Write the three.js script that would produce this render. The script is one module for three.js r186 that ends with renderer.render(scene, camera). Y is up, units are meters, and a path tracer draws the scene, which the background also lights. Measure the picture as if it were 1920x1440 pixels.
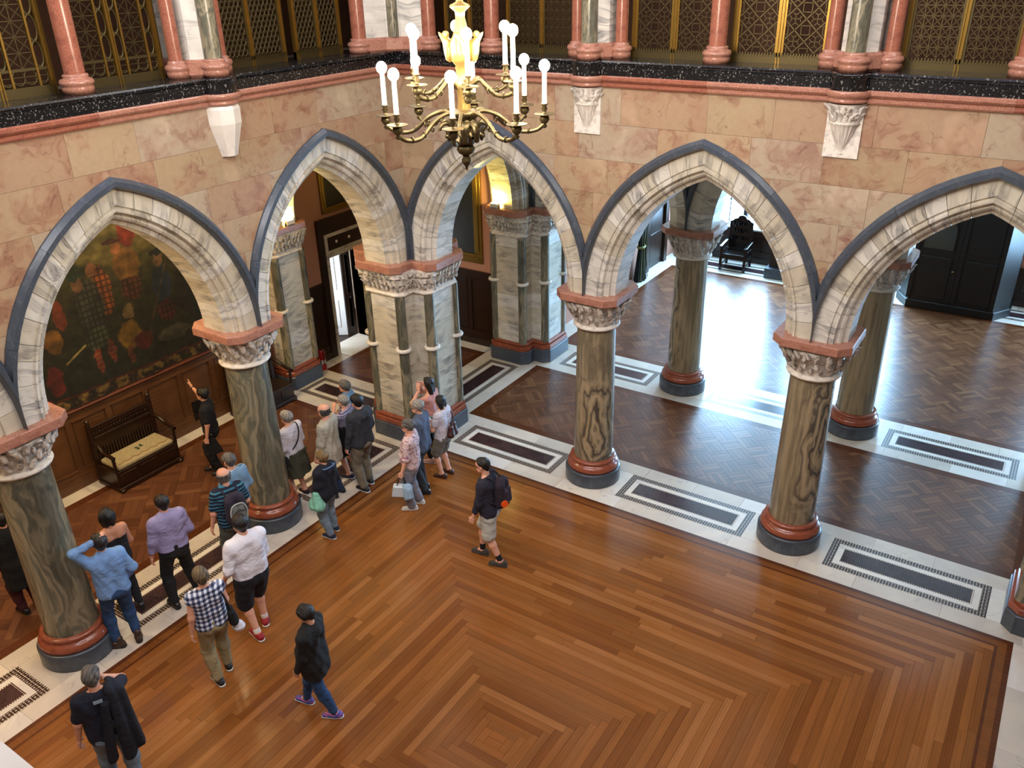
import * as THREE from 'three';
import { mergeGeometries, mergeVertices, toCreasedNormals } from 'three/addons/utils/BufferGeometryUtils.js';
import { RoundedBoxGeometry } from 'three/addons/geometries/RoundedBoxGeometry.js';
import { RectAreaLightUniformsLib } from 'three/addons/lights/RectAreaLightUniformsLib.js';

// ------------------------------------------------------------------ camera, sky, light, exposure
const scene = new THREE.Scene();
const camera = new THREE.PerspectiveCamera(49.06, 4 / 3, 0.05, 120);
camera.position.set(3.983, 7.993, 5.46);
camera.rotation.order = 'YXZ';
camera.rotation.set(-0.469364, 0.588547, -0.022841);
camera.updateMatrixWorld(true);
scene.background = new THREE.Color(0.75, 0.86, 1.0);
const renderer = new THREE.WebGLRenderer({ antialias: true });
renderer.toneMapping = THREE.LinearToneMapping;
renderer.toneMappingExposure = 1.15;
renderer.shadowMap.enabled = true;
RectAreaLightUniformsLib.init();
// daylight through the clerestory windows high in the hall: [x, y, z, width, height, facing x, facing z, radiance, colour]
const CLERE = [];
for (const s of [-3.37, 0, 3.37]) {
  CLERE.push([s, 12.4, 5.04, 1.9, 4.2, 0, -1, 13, [0.97, 0.96, 1.0]]);
  CLERE.push([s, 12.4, -5.04, 1.9, 4.2, 0, 1, 3, [0.96, 0.97, 1.0]]);
  CLERE.push([-5.04, 12.4, s, 1.9, 4.2, 1, 0, 3.5, [0.96, 0.97, 1.0]]);
  CLERE.push([5.04, 12.4, s, 1.9, 4.2, -1, 0, 5, [0.96, 0.97, 1.0]]);
}
const PORCH_SKY = { radiance: 50, color: [0.36, 0.66, 1.0] };   // sky seen in the entrance windows
const BULB = { power: 2.4, color: [1.0, 0.86, 0.67] };          // each candle bulb of the chandelier (candela)
const UPLIGHT = { power: 7, color: [1.0, 0.80, 0.22] };

// ------------------------------------------------------------------ helpers
let seed = 12345;
const rnd = () => { seed = (seed * 1664525 + 1013904223) >>> 0; return seed / 4294967296; };
const rr = (a, b) => a + (b - a) * rnd();
const TAU = Math.PI * 2;
const used = {};
function numbered(n) { if (used[n] === undefined) { used[n] = 0; return n; } used[n]++; return n + '_' + String(used[n]).padStart(3, '0'); }
function thing(name, label, category, pos = [0, 0, 0], turn = 0, group) {
  const o = new THREE.Group(); o.name = numbered(name); o.position.set(...pos); o.rotation.y = turn; scene.add(o);
  o.userData = { label, category }; if (group) o.userData.group = group; return o;
}
function struct(name, label, category, pos = [0, 0, 0], turn = 0) {
  const o = thing(name, label, category, pos, turn); o.userData.kind = 'structure'; return o;
}
function part(name, geo, mat, parent, label) {
  const m = new THREE.Mesh(geo, mat); m.name = name; m.castShadow = m.receiveShadow = true; if (label) m.userData.label = label; parent.add(m); return m;
}
function solo(name, label, category, geo, mat, pos = [0, 0, 0], turn = 0, group) {
  const m = part(numbered(name), geo, mat, scene); m.position.set(...pos); m.rotation.y = turn; m.userData = { label, category }; if (group) m.userData.group = group; return m;
}
const box = (w, h, d, x = 0, y = 0, z = 0) => { const g = new THREE.BoxGeometry(w, h, d); g.translate(x, y, z); return g; };
const bx = (x0, x1, y0, y1, z0, z1) => box(x1 - x0, y1 - y0, z1 - z0, (x0 + x1) / 2, (y0 + y1) / 2, (z0 + z1) / 2);
function rbox(w, h, d, r = 0.01, x = 0, y = 0, z = 0, seg = 1) { const g = new RoundedBoxGeometry(w, h, d, seg, r); g.translate(x, y, z); return g; }
const merge = a => mergeGeometries(a.map(g => { const h = g.index ? g.toNonIndexed() : g; for (const k of Object.keys(h.attributes)) if (!['position', 'normal', 'uv'].includes(k)) h.deleteAttribute(k); return h; }), false);
const lathe = (pts, seg = 40) => { const g = new THREE.LatheGeometry(pts.map(p => new THREE.Vector2(p[0], p[1])), seg); return g; };
function uvScale(g, su, sv) { const a = g.attributes.uv; for (let i = 0; i < a.count; i++) a.setXY(i, a.getX(i) * su, a.getY(i) * sv); return g; }
// uv in metres from the object's own positions, by the way each face points
function uvBox(g, ox = 0, oy = 0, k = 1) {
  const p = g.attributes.position, n = g.attributes.normal, uv = new Float32Array(p.count * 2);
  for (let i = 0; i < p.count; i++) {
    const ax = Math.abs(n.getX(i)), ay = Math.abs(n.getY(i)), az = Math.abs(n.getZ(i));
    let u, v; if (ay >= ax && ay >= az) { u = p.getX(i); v = p.getZ(i); } else if (ax >= az) { u = p.getZ(i); v = p.getY(i); } else { u = p.getX(i); v = p.getY(i); }
    uv[2 * i] = u * k + ox; uv[2 * i + 1] = v * k + oy;
  }
  g.setAttribute('uv', new THREE.BufferAttribute(uv, 2)); return g;
}
function extrudePoly(pts, depth, bevel = 0) {   // polygon in x,y extruded to +z
  const s = new THREE.Shape(pts.map(p => new THREE.Vector2(p[0], p[1])));
  return new THREE.ExtrudeGeometry(s, { depth, bevelEnabled: bevel > 0, bevelSize: bevel, bevelThickness: bevel, bevelSegments: 1, bevelOffset: -bevel, steps: 1 });
}
function prismY(pts, y0, y1, bevel = 0) {       // polygon in x,z standing from y0 to y1
  const g = extrudePoly(pts.map(p => [p[0], -p[1]]), y1 - y0 - 2 * bevel, bevel); g.rotateX(-Math.PI / 2); g.translate(0, y0 + bevel, 0); return g;
}
function tube(pts, r, seg = 16, rad = 7, closed = false) { return new THREE.TubeGeometry(new THREE.CatmullRomCurve3(pts.map(p => new THREE.Vector3(...p)), closed), seg, r, rad, closed); }
const cyl = (r0, r1, h, x = 0, y = 0, z = 0, seg = 20) => { const g = new THREE.CylinderGeometry(r1, r0, h, seg); g.translate(x, y, z); return g; };
function bar(a, b, w, d) {                      // square bar from a to b
  const A = new THREE.Vector3(...a), B = new THREE.Vector3(...b), L = A.distanceTo(B), g = new THREE.BoxGeometry(w, L, d);
  const q = new THREE.Quaternion().setFromUnitVectors(new THREE.Vector3(0, 1, 0), B.clone().sub(A).normalize());
  g.applyQuaternion(q); g.translate((A.x + B.x) / 2, (A.y + B.y) / 2, (A.z + B.z) / 2); return g;
}
function project(x, y, z) { const v = new THREE.Vector3(x, y, z).project(camera); return v; }
camera.aspect = 4 / 3; camera.updateProjectionMatrix();

// ------------------------------------------------------------------ noise and textures
const PERM = new Uint8Array(512); { const a = []; for (let i = 0; i < 256; i++) a.push(i); for (let i = 255; i > 0; i--) { const j = Math.floor(rnd() * (i + 1)); [a[i], a[j]] = [a[j], a[i]]; } for (let i = 0; i < 512; i++) PERM[i] = a[i & 255]; }
const GX = new Float64Array(256), GY = new Float64Array(256); for (let i = 0; i < 256; i++) { GX[i] = Math.cos(i * 0.02454369); GY[i] = Math.sin(i * 0.02454369); }
function pn(x, y, P, s = 0) {                   // gradient noise with period P cells
  const xi = Math.floor(x), yi = Math.floor(y), xf = x - xi, yf = y - yi;
  const u = xf * xf * (3 - 2 * xf), v = yf * yf * (3 - 2 * yf);
  let x0 = xi % P; if (x0 < 0) x0 += P; let y0 = yi % P; if (y0 < 0) y0 += P; const x1 = x0 + 1 === P ? 0 : x0 + 1, y1 = y0 + 1 === P ? 0 : y0 + 1;
  const p0 = PERM[(x0 + s) & 255], p1 = PERM[(x1 + s) & 255], h00 = PERM[(p0 + y0) & 255], h10 = PERM[(p1 + y0) & 255], h01 = PERM[(p0 + y1) & 255], h11 = PERM[(p1 + y1) & 255];
  const a = GX[h00] * xf + GY[h00] * yf, b = GX[h10] * (xf - 1) + GY[h10] * yf, c = GX[h01] * xf + GY[h01] * (yf - 1), d = GX[h11] * (xf - 1) + GY[h11] * (yf - 1);
  return (a + (b - a) * u + (c - a) * v + (a - b - c + d) * u * v) * 1.4;
}
function fbm(x, y, P, oct = 4, s = 0) { let f = 0, a = 0.5, k = 1; for (let i = 0; i < oct; i++) { f += a * pn(x * k, y * k, P * k, s + i * 17); a *= 0.5; k *= 2; } return f; }
const mix = (a, b, t) => a + (b - a) * t, cl = (x, a = 0, b = 1) => Math.max(a, Math.min(b, x)), ss = (a, b, x) => { const t = cl((x - a) / (b - a)); return t * t * (3 - 2 * t); };
const mix3 = (a, b, t) => [mix(a[0], b[0], t), mix(a[1], b[1], t), mix(a[2], b[2], t)];
function tex(w, h, fn, sx = 1, sy = 1, srgb = true) {
  const d = new Uint8Array(w * h * 4);
  for (let y = 0; y < h; y++) for (let x = 0; x < w; x++) { const c = fn(x / w, y / h), i = (y * w + x) * 4; d[i] = cl(c[0]) * 255; d[i + 1] = cl(c[1]) * 255; d[i + 2] = cl(c[2]) * 255; d[i + 3] = 255; }
  const t = new THREE.DataTexture(d, w, h, THREE.RGBAFormat); t.wrapS = t.wrapT = THREE.RepeatWrapping; t.magFilter = THREE.LinearFilter; t.minFilter = THREE.LinearFilter;
  if (srgb) t.colorSpace = THREE.SRGBColorSpace; t.repeat.set(1 / sx, 1 / sy); t.needsUpdate = true; return t;
}
const std = (o) => new THREE.MeshStandardMaterial(o);
const hex = (c, o = {}) => std({ color: c, roughness: 0.6, ...o });

// pink breccia marble, one tile is 2.6 m
const pinkTex = tex(1024, 1024, (u, v) => {
  const wx = fbm(u * 4, v * 4, 4, 4, 3), wy = fbm(u * 4 + 7, v * 4 + 3, 4, 4, 9);
  const n = fbm(u * 4 + wx * 1.6, v * 4 + wy * 1.6, 4, 4, 21), m = fbm(u * 9 + wx * 2, v * 9 + wy * 2, 9, 4, 40), f = fbm(u * 40, v * 40, 40, 3, 60);
  let c = mix3([0.70, 0.645, 0.56], [0.69, 0.61, 0.53], ss(-0.2, 0.25, n));
  c = mix3(c, [0.60, 0.49, 0.425], ss(0.08, 0.42, m + n * 0.6) * 0.75);
  const q = fbm(u * 5 + wy * 2.2 + v * 2, v * 10 + wx * 2.6 - u * 5, 5, 4, 77), vein = 1 - ss(0.0, 0.03, Math.abs(q)), halo = 1 - ss(0, 0.16, Math.abs(q));
  c = mix3(c, [0.60, 0.455, 0.395], halo * ss(-0.1, 0.25, n) * 0.5); c = mix3(c, [0.42, 0.28, 0.25], vein * ss(-0.12, 0.2, m) * 0.42);
  const lite = ss(0.18, 0.42, fbm(u * 5 + wx, v * 5 - wy, 5, 3, 99)); c = mix3(c, [0.79, 0.73, 0.65], lite * 0.6);
  return [c[0] * 0.93 + f * 0.03, c[1] * 0.90 + f * 0.03, c[2] * 0.87 + f * 0.03];
}, 2.6, 2.6);
// cream marble with grey veins, 1.6 m
const whiteTex = tex(512, 512, (u, v) => {
  const wx = fbm(u * 2, v * 3, 2, 3, 5), wy = fbm(u * 3 + 5, v * 3, 3, 3, 15), d = v + u * 0.0;
  const a = 1 - ss(0, 0.10, Math.abs(fbm(u * 1 + wx * 0.25, v * 9 + wy * 0.9, 1, 3, 33)));
  const b = 1 - ss(0, 0.06, Math.abs(fbm(u * 2 + wx * 0.4, v * 22 + wy * 1.4, 2, 2, 55)));
  const e = 1 - ss(0, 0.03, Math.abs(fbm(u * 6 + wx * 2, v * 8 + wy * 2, 6, 3, 155)));
  const n = fbm(u * 8, v * 8, 8, 3, 70);
  let c = mix3([0.84, 0.815, 0.765], [0.79, 0.765, 0.72], ss(-0.3, 0.3, n));
  c = mix3(c, [0.33, 0.325, 0.33], cl(a * 0.40 * ss(-0.2, 0.25, wy) + b * 0.34 * ss(-0.15, 0.25, wx) + e * 0.3 * ss(0, 0.3, n)));
  return c;
}, 1.6, 1.6);
// floor marble, whiter, few veins, 2 m
const floorMarbleTex = tex(512, 512, (u, v) => {
  const wx = fbm(u * 3, v * 3, 3, 4, 105), n = fbm(u * 4 + wx, v * 4, 4, 4, 110);
  const a = 1 - ss(0, 0.03, Math.abs(fbm(u * 4 + wx * 1.6, v * 4 + n, 4, 4, 133)));
  return mix3(mix3([0.88, 0.85, 0.80], [0.83, 0.80, 0.77], ss(-0.3, 0.3, n)), [0.62, 0.60, 0.60], a * 0.45 * ss(-0.1, 0.3, wx));
}, 2, 2);
const greyTex = tex(256, 256, (u, v) => { const n = fbm(u * 5, v * 5, 5, 4, 201), m = fbm(u * 24, v * 24, 24, 3, 210); const a = 1 - ss(0, 0.04, Math.abs(n)); return mix3([0.25, 0.275, 0.31], [0.42, 0.44, 0.47], a * 0.35 + cl(m) * 0.35); }, 1, 1);
const graniteTex = tex(256, 256, (u, v) => { const n = fbm(u * 40, v * 40, 40, 3, 301), m = fbm(u * 6, v * 6, 6, 3, 310); return mix3(mix3([0.60, 0.40, 0.33], [0.68, 0.49, 0.41], ss(-0.25, 0.25, n)), [0.52, 0.33, 0.28], ss(0, 0.4, m) * 0.5); }, 0.6, 0.6);
const blackTex = tex(512, 512, (u, v) => { const n = fbm(u * 50, v * 50, 50, 3, 401), m = fbm(u * 8, v * 8, 8, 3, 410); const k = ss(0.2, 0.32, n + m * 0.3); return mix3([0.07, 0.07, 0.075], [0.55, 0.54, 0.52], k * 0.8); }, 1.1, 1.1);
const greenTex = [0, 1].map(s => tex(512, 1024, (u, v) => {
  const w = fbm(u * 3, v * 2, 3, 4, 500 + s * 31), w2 = fbm(u * 6, v * 3, 6, 3, 520 + s * 31);
  const f = fbm(u * 5 + w * 1.3, v * 0.9 + w2 * 0.45 + s * 3, 5, 5, 540 + s * 31), g = Math.sin((u * 4 + f * 3.2 + w * 1.1) * TAU);
  let c = mix3([0.37, 0.365, 0.31], [0.53, 0.49, 0.40], ss(-1, 1, g)); c = mix3(c, [0.255, 0.255, 0.225], ss(0.05, 0.4, f) * 0.75);
  const h = 1 - ss(0, 0.07, Math.abs(fbm(u * 6 + w * 2, v * 1.4 + w2 * 0.9, 6, 4, 560 + s * 31))); c = mix3(c, [0.56, 0.51, 0.40], h * 0.5 * ss(-0.2, 0.2, w2));
  return c.map(x => x + fbm(u * 60, v * 8, 60, 3, 7) * 0.09);
}));
const onyxTex = [0, 1].map(s => tex(512, 1024, (u, v) => {
  const w = fbm(u * 2, v * 2, 2, 4, 600 + s * 41), w2 = fbm(u * 6, v * 3, 6, 4, 620 + s * 41);
  const d = Math.hypot((((u - 0.25) % 1 + 1) % 1 - 0.5) * 5.5, (v - (s ? 0.5 : 0.36)) * (s ? 1.5 : 2.1) + w * 0.6) + w2 * 0.6 + w * 0.5;
  const ring = Math.sin(d * 15 + w2 * 6), k = ss(1.45, 0.5, d), grain = fbm(u * 30, v * 3, 30, 4, 640 + s * 41);
  let c = mix3([0.57, 0.51, 0.405], [0.45, 0.405, 0.325], ss(-0.25, 0.25, grain + w * 0.4));
  c = mix3(c, [0.71, 0.63, 0.50], k * ss(0.1, 0.9, ring) * 0.65); c = mix3(c, [0.23, 0.21, 0.205], k * ss(0.6, 0.97, -ring) * 0.75);
  return c;
}));
const woodTex = (a, b, s, sx = 1, sy = 1, n = 256) => tex(n, n, (u, v) => { const g = fbm(u * 2, v * 26, 2, 3, s), h = fbm(u * 3, v * 6 + g * 0.5, 3, 3, s + 8), k = fbm(u * 8, v * 90, 8, 2, s + 19); return mix3(a, b, cl(0.5 + g * 0.9 + h * 0.6 + k * 0.35)); }, sx, sy);
const oakTex = woodTex([0.86, 0.86, 0.86], [1, 1, 1], 701);
const panelTex = woodTex([0.29, 0.18, 0.10], [0.42, 0.27, 0.15], 720, 1, 1);
const darkTex = woodTex([0.10, 0.062, 0.040], [0.19, 0.12, 0.075], 740, 1, 1);
const mosaicTex = tex(128, 128, (u, v) => { const x = u * 2 % 1, y = v * 2 % 1, a = Math.abs(x - 0.5), b = Math.abs(y - 0.5); const star = (a + b < 0.20) || (a < 0.07 && b > 0.3) || (b < 0.07 && a > 0.3) || (a > 0.36 && b > 0.36); return star ? [0.80, 0.74, 0.66] : [0.15, 0.10, 0.10]; }, 0.16, 0.16);
const pinTex = tex(32, 8, (u, v) => (u < 0.5 ? [0.2, 0.13, 0.13] : [0.82, 0.76, 0.68]), 0.03, 0.03);
const porphyryTex = tex(256, 256, (u, v) => { const n = fbm(u * 30, v * 30, 30, 3, 801), m = fbm(u * 5, v * 3, 3, 3, 820); return mix3([0.19, 0.13, 0.14], [0.28, 0.20, 0.20], cl(0.5 + n + m)); }, 0.9, 0.9);
const carveTex = tex(256, 256, (u, v) => { const n = fbm(u * 8, v * 8, 8, 4, 901); return mix3([0.85, 0.81, 0.76], [0.74, 0.70, 0.66], ss(-0.1, 0.35, n)); }, 0.6, 0.6);
const carveBump = tex(256, 256, (u, v) => { const n = fbm(u * 14, v * 14, 14, 4, 951); const g = cl(0.5 + n * 0.9); return [g, g, g]; }, 0.35, 0.35, false);

const M = {
  pink: std({ map: pinkTex, roughness: 0.38 }), pinkB: std({ map: pinkTex, roughness: 0.38, color: 0xf6ecdc }), pinkC: std({ map: pinkTex, roughness: 0.38, color: 0xf6e4d8 }), pinkD: std({ map: pinkTex, roughness: 0.38, color: 0xfff4e6 }),
  white: std({ map: whiteTex, roughness: 0.34 }), whiteB: std({ map: whiteTex, roughness: 0.34, color: 0xf0ece2 }), whiteC: std({ map: whiteTex, roughness: 0.34, color: 0xe6dfd2 }),
  slab: std({ map: floorMarbleTex, roughness: 0.28 }), slabB: std({ map: floorMarbleTex, roughness: 0.28, color: 0xf1ece6 }), slabC: std({ map: floorMarbleTex, roughness: 0.28, color: 0xe7e2dc }),
  grey: std({ map: greyTex, roughness: 0.3 }), granite: std({ map: graniteTex, roughness: 0.22 }), graniteB: std({ map: graniteTex, roughness: 0.24, color: 0xe8cfc6 }), graniteRed: std({ map: graniteTex, roughness: 0.2, color: 0xdcae98 }),
  black: std({ map: blackTex, roughness: 0.2 }),
  greenA: std({ map: greenTex[0], roughness: 0.25 }), greenB: std({ map: greenTex[1], roughness: 0.25 }), onyxA: std({ map: onyxTex[0], roughness: 0.25 }), onyxB: std({ map: onyxTex[1], roughness: 0.25 }),
  carve: std({ map: carveTex, bumpMap: carveBump, bumpScale: 0.008, roughness: 0.7 }), plainStone: std({ map: carveTex, roughness: 0.65 }),
  panel: std({ map: panelTex, roughness: 0.4 }), dark: std({ map: darkTex, roughness: 0.35 }), darkOak: std({ map: darkTex, roughness: 0.32, color: 0xffd8b0 }),
  bronze: std({ color: 0x4e4226, metalness: 0.7, roughness: 0.42 }), gilt: std({ color: 0x8a6c30, metalness: 0.85, roughness: 0.34 }), brass: std({ color: 0x62563c, metalness: 0.9, roughness: 0.34 }),
  salmon: hex(0xa4735e, { roughness: 0.85 }), plaster: hex(0xcfc6b4, { roughness: 0.9 }), mosaic: std({ map: mosaicTex, roughness: 0.3 }), pin: std({ map: pinTex, roughness: 0.3 }), porphyry: std({ map: porphyryTex, roughness: 0.22 }),
  grout: hex(0x4a443c, { roughness: 0.9 }), gap: hex(0x2a1b10, { roughness: 0.9 }), trimWood: std({ map: oakTex, color: 0x5a2f16, roughness: 0.25 }), trimLight: std({ map: oakTex, color: 0x7d4a22, roughness: 0.22 }),
  paintWhite: hex(0xdfe2e4, { roughness: 0.5 }), iron: hex(0x2a2623, { metalness: 0.5, roughness: 0.5 }),
};
const WH = [M.white, M.whiteB, M.whiteC], SL = [M.slab, M.slabB, M.slabC], PK = [M.pink, M.pinkB, M.pinkC, M.pinkD];
const OAK = [0x8c5527, 0x915829, 0x955c2c, 0x844f23, 0x9d6536, 0x7c4820, 0x8f582a, 0x865328].map(c => std({ map: oakTex, color: c, roughness: 0.17 }));
const PARQ = [0x68402a, 0x70462c, 0x5b3722, 0x7a5034, 0x643d27].map(c => std({ map: oakTex, color: c, roughness: 0.28 }));

// ------------------------------------------------------------------ dimensions read from the photograph
const S = 4.8, SW = 1.345, BAY = 3.368, HB = BAY / 2, WF = 1.5 * BAY, ZC = 5.472, ZF = 9.36, LW = 9.0, YS = 3.44, RISE = 2.31;
const HT = 0.42;            // half thickness of the arcade walls
// ------------------------------------------------------------------ floors
function seen(x, y, z) { const v = project(x, y, z); return v.z < 1 && Math.abs(v.x) < 1.03 && Math.abs(v.y) < 1.03 ? 1 / camera.position.distanceTo(new THREE.Vector3(x, y, z)) ** 2 : 0; }
function finishPieces(list, parent, name, stuffName, max = 300) {   // list: {geo, mat, rank}; the largest in view one by one, the rest joined
  list.sort((a, b) => b.rank - a.rank);
  const rest = [];
  list.forEach((p, i) => { if (i < max && p.rank > 0) part(i ? name + '_' + String(i).padStart(3, '0') : name, p.geo, p.mat, parent); else rest.push(p); });
  if (rest.length) {
    const mats = [...new Set(rest.map(r => r.mat))], groups = mats.map(m => merge(rest.filter(r => r.mat === m).map(r => r.geo)));
    const o = part(stuffName, mergeGeometries(groups, true), mats, parent); o.userData.kind = 'stuff';
  }
}
const TOP = 0.0, TH = 0.02;
{ // hall: oak boards laid in squares about the centre
  const fl = struct('floor', 'polished oak floor of long boards laid in nested squares', 'floor');
  part('subfloor', bx(-S, S, -0.12, -TH, -S, S), M.gap, fl);
  const list = [], w = 0.1, n = 46, g = 0.0012;
  const plankGeo = (x0, x1, z0, z1, alongX) => {
    const dy = rr(-0.0006, 0.0006), q = bx(x0 + g, x1 - g, -TH, TOP + dy, z0 + g, z1 - g);
    const L = alongX ? x1 - x0 : z1 - z0, p = q.attributes.position, uv = q.attributes.uv, ou = rnd() * 5, ov = rnd() * 5;
    for (let i = 0; i < p.count; i++) { const a = alongX ? p.getX(i) : p.getZ(i), b = alongX ? p.getZ(i) : p.getX(i); uv.setXY(i, a * 0.5 + ou, b * 2.4 + ov); }
    return q;
  };
  for (let k = 0; k < n; k++) {
    const r0 = k * w, r1 = r0 + w;
    for (let side = 0; side < 4; side++) {
      // pinwheel: each side starts at the inner corner and runs over the next
      let a = -r1 + (side % 2 ? w : 0) * 1, b = r1 - (side % 2 ? w : 0) * 1; const L = b - a; if (L <= 0.01) continue;
      const pieces = Math.max(1, Math.round(L / rr(1.5, 2.3))); let c = a; const cuts = [a];
      for (let i = 1; i < pieces; i++) cuts.push(a + L * (i + rr(-0.3, 0.3)) / pieces); cuts.push(b);
      for (let i = 0; i < pieces; i++) {
        const [p, q] = [cuts[i], cuts[i + 1]];
        const R = side === 0 ? [p, q, -r1, -r0] : side === 2 ? [p, q, r0, r1] : side === 1 ? [r0, r1, p, q] : [-r1, -r0, p, q];
        const alongX = side % 2 === 0, mx = (R[0] + R[1]) / 2, mz = (R[2] + R[3]) / 2;
        list.push({ geo: plankGeo(R[0], R[1], R[2], R[3], alongX), mat: OAK[Math.floor(rnd() * OAK.length)], rank: Math.max(seen(mx, 0, mz), seen(R[0], 0, R[2]) * 0.8, seen(R[1], 0, R[3]) * 0.8) * (q - p + 0.6) });
      }
    }
  }
  finishPieces(list, fl, 'plank', 'plank_field');
  for (let s = 0; s < 4; s++) for (const [r0, r1, m] of [[4.6, 4.635, M.trimWood], [4.635, 4.735, M.trimLight], [4.735, S, M.trimWood]]) {
    const G = s % 2 ? bx((s === 1 ? r0 : -r1), (s === 1 ? r1 : -r0), -TH, TOP, -r0, r0) : bx(-r1, r1, -TH, TOP, s ? r0 : -r1, s ? r1 : -r0);
    part('border_board', uvBox(G), m, fl);
  }
}
// clip a convex polygon to a rectangle
function clipRect(poly, x0, x1, z0, z1) {
  const planes = [[1, 0, -x0], [-1, 0, x1], [0, 1, -z0], [0, -1, z1]];
  for (const [a, b, c] of planes) {
    const out = []; for (let i = 0; i < poly.length; i++) {
      const P = poly[i], Q = poly[(i + 1) % poly.length], dp = a * P[0] + b * P[1] + c, dq = a * Q[0] + b * Q[1] + c;
      if (dp >= 0) out.push(P); if ((dp >= 0) !== (dq >= 0)) { const t = dp / (dp - dq); out.push([P[0] + (Q[0] - P[0]) * t, P[1] + (Q[1] - P[1]) * t]); }
    } poly = out; if (!poly.length) return poly;
  } return poly;
}
function area(p) { let a = 0; for (let i = 0; i < p.length; i++) { const q = p[(i + 1) % p.length]; a += p[i][0] * q[1] - q[0] * p[i][1]; } return Math.abs(a) / 2; }
function prismFast(poly, y0, y1) {               // convex polygon, top and sides
  const pos = [], nor = [], n = poly.length; let a = 0; for (let i = 0; i < n; i++) { const q = poly[(i + 1) % n]; a += poly[i][0] * q[1] - q[0] * poly[i][1]; } if (a > 0) poly = poly.slice().reverse();
  for (let i = 1; i < n - 1; i++) for (const k of [0, i, i + 1]) { pos.push(poly[k][0], y1, poly[k][1]); nor.push(0, 1, 0); }
  for (let i = 0; i < n; i++) { const P = poly[i], Q = poly[(i + 1) % n], L = Math.hypot(Q[0] - P[0], Q[1] - P[1]) || 1, nx = -(Q[1] - P[1]) / L, nz = (Q[0] - P[0]) / L;
    for (const [A, y] of [[P, y1], [P, y0], [Q, y0], [P, y1], [Q, y0], [Q, y1]]) { pos.push(A[0], y, A[1]); nor.push(nx, 0, nz); } }
  const g = new THREE.BufferGeometry(); g.setAttribute('position', new THREE.Float32BufferAttribute(pos, 3)); g.setAttribute('normal', new THREE.Float32BufferAttribute(nor, 3)); g.setAttribute('uv', new THREE.Float32BufferAttribute(new Float32Array(pos.length / 3 * 2), 2)); return g;
}
function parquet(label, x0, x1, z0, z1, size = 0.44, max = 300, edge = 0.16) {
  const fl = struct('floor', label, 'floor');
  part('subfloor', bx(x0, x1, -0.12, -TH, z0, z1), M.gap, fl);
  for (const G of [bx(x0, x1, -TH, TOP, z0, z0 + edge), bx(x0, x1, -TH, TOP, z1 - edge, z1), bx(x0, x0 + edge, -TH, TOP, z0 + edge, z1 - edge), bx(x1 - edge, x1, -TH, TOP, z0 + edge, z1 - edge)]) part('border_board', uvBox(G), M.trimWood, fl);
  const [X0, X1, Z0, Z1] = [x0 + edge, x1 - edge, z0 + edge, z1 - edge], c = Math.SQRT1_2, list = [], cx = (X0 + X1) / 2, cz = (Z0 + Z1) / 2, R = Math.ceil(Math.hypot(X1 - X0, Z1 - Z0) / 2 / size) + 1, nb = 4, bw = size / nb, g = 0.0015;
  for (let i = -R; i <= R; i++) for (let j = -R; j <= R; j++) for (let k = 0; k < nb; k++) {
    const flip = (i + j) % 2 !== 0, u0 = flip ? 0 : k * bw, u1 = flip ? size : (k + 1) * bw, v0 = flip ? k * bw : 0, v1 = flip ? (k + 1) * bw : size;
    const q = [[u0 + g, v0 + g], [u1 - g, v0 + g], [u1 - g, v1 - g], [u0 + g, v1 - g]].map(([u, v]) => { const a = i * size + u, b = j * size + v; return [cx + (a - b) * c, cz + (a + b) * c]; });
    const p = clipRect(q, X0, X1, Z0, Z1); if (p.length < 3 || area(p) < 0.0008) continue;
    const geo = prismFast(p, -TH, TOP + rr(-0.0008, 0.0008)), uv = geo.attributes.uv, P = geo.attributes.position, ou = rnd() * 4, ov = rnd() * 4;
    for (let t = 0; t < P.count; t++) { const a = (P.getX(t) + P.getZ(t)) * c, b = (P.getZ(t) - P.getX(t)) * c; uv.setXY(t, (flip ? a : b) * 0.8 + ou, (flip ? b : a) * 2.6 + ov); }
    list.push({ geo, mat: PARQ[Math.floor(rnd() * PARQ.length)], rank: seen(q[0][0], 0, q[0][1]) * area(p) });
  }
  finishPieces(list, fl, 'parquet_block', 'parquet_field', max);
  return fl;
}
const CI = S + SW, CO = 8.69;     // corridor from strip edge to far strip
parquet('dark basket-weave parquet of the passage behind the tan marble columns', -5.0 + 0.2, 4.8, -CO, -CI, 0.34);
parquet('golden brown parquet of the passage below the tapestry', -8.66, -CI, -4.8, 4.8, 0.44);
parquet('parquet of the square corner bay behind the corner pier', -8.66, -CI, -8.66, -CI, 0.36, 60);
parquet('parquet of the entrance hall shining under the windows', -4.95, 7.6, -16.35, -10.03, 0.36);

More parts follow.
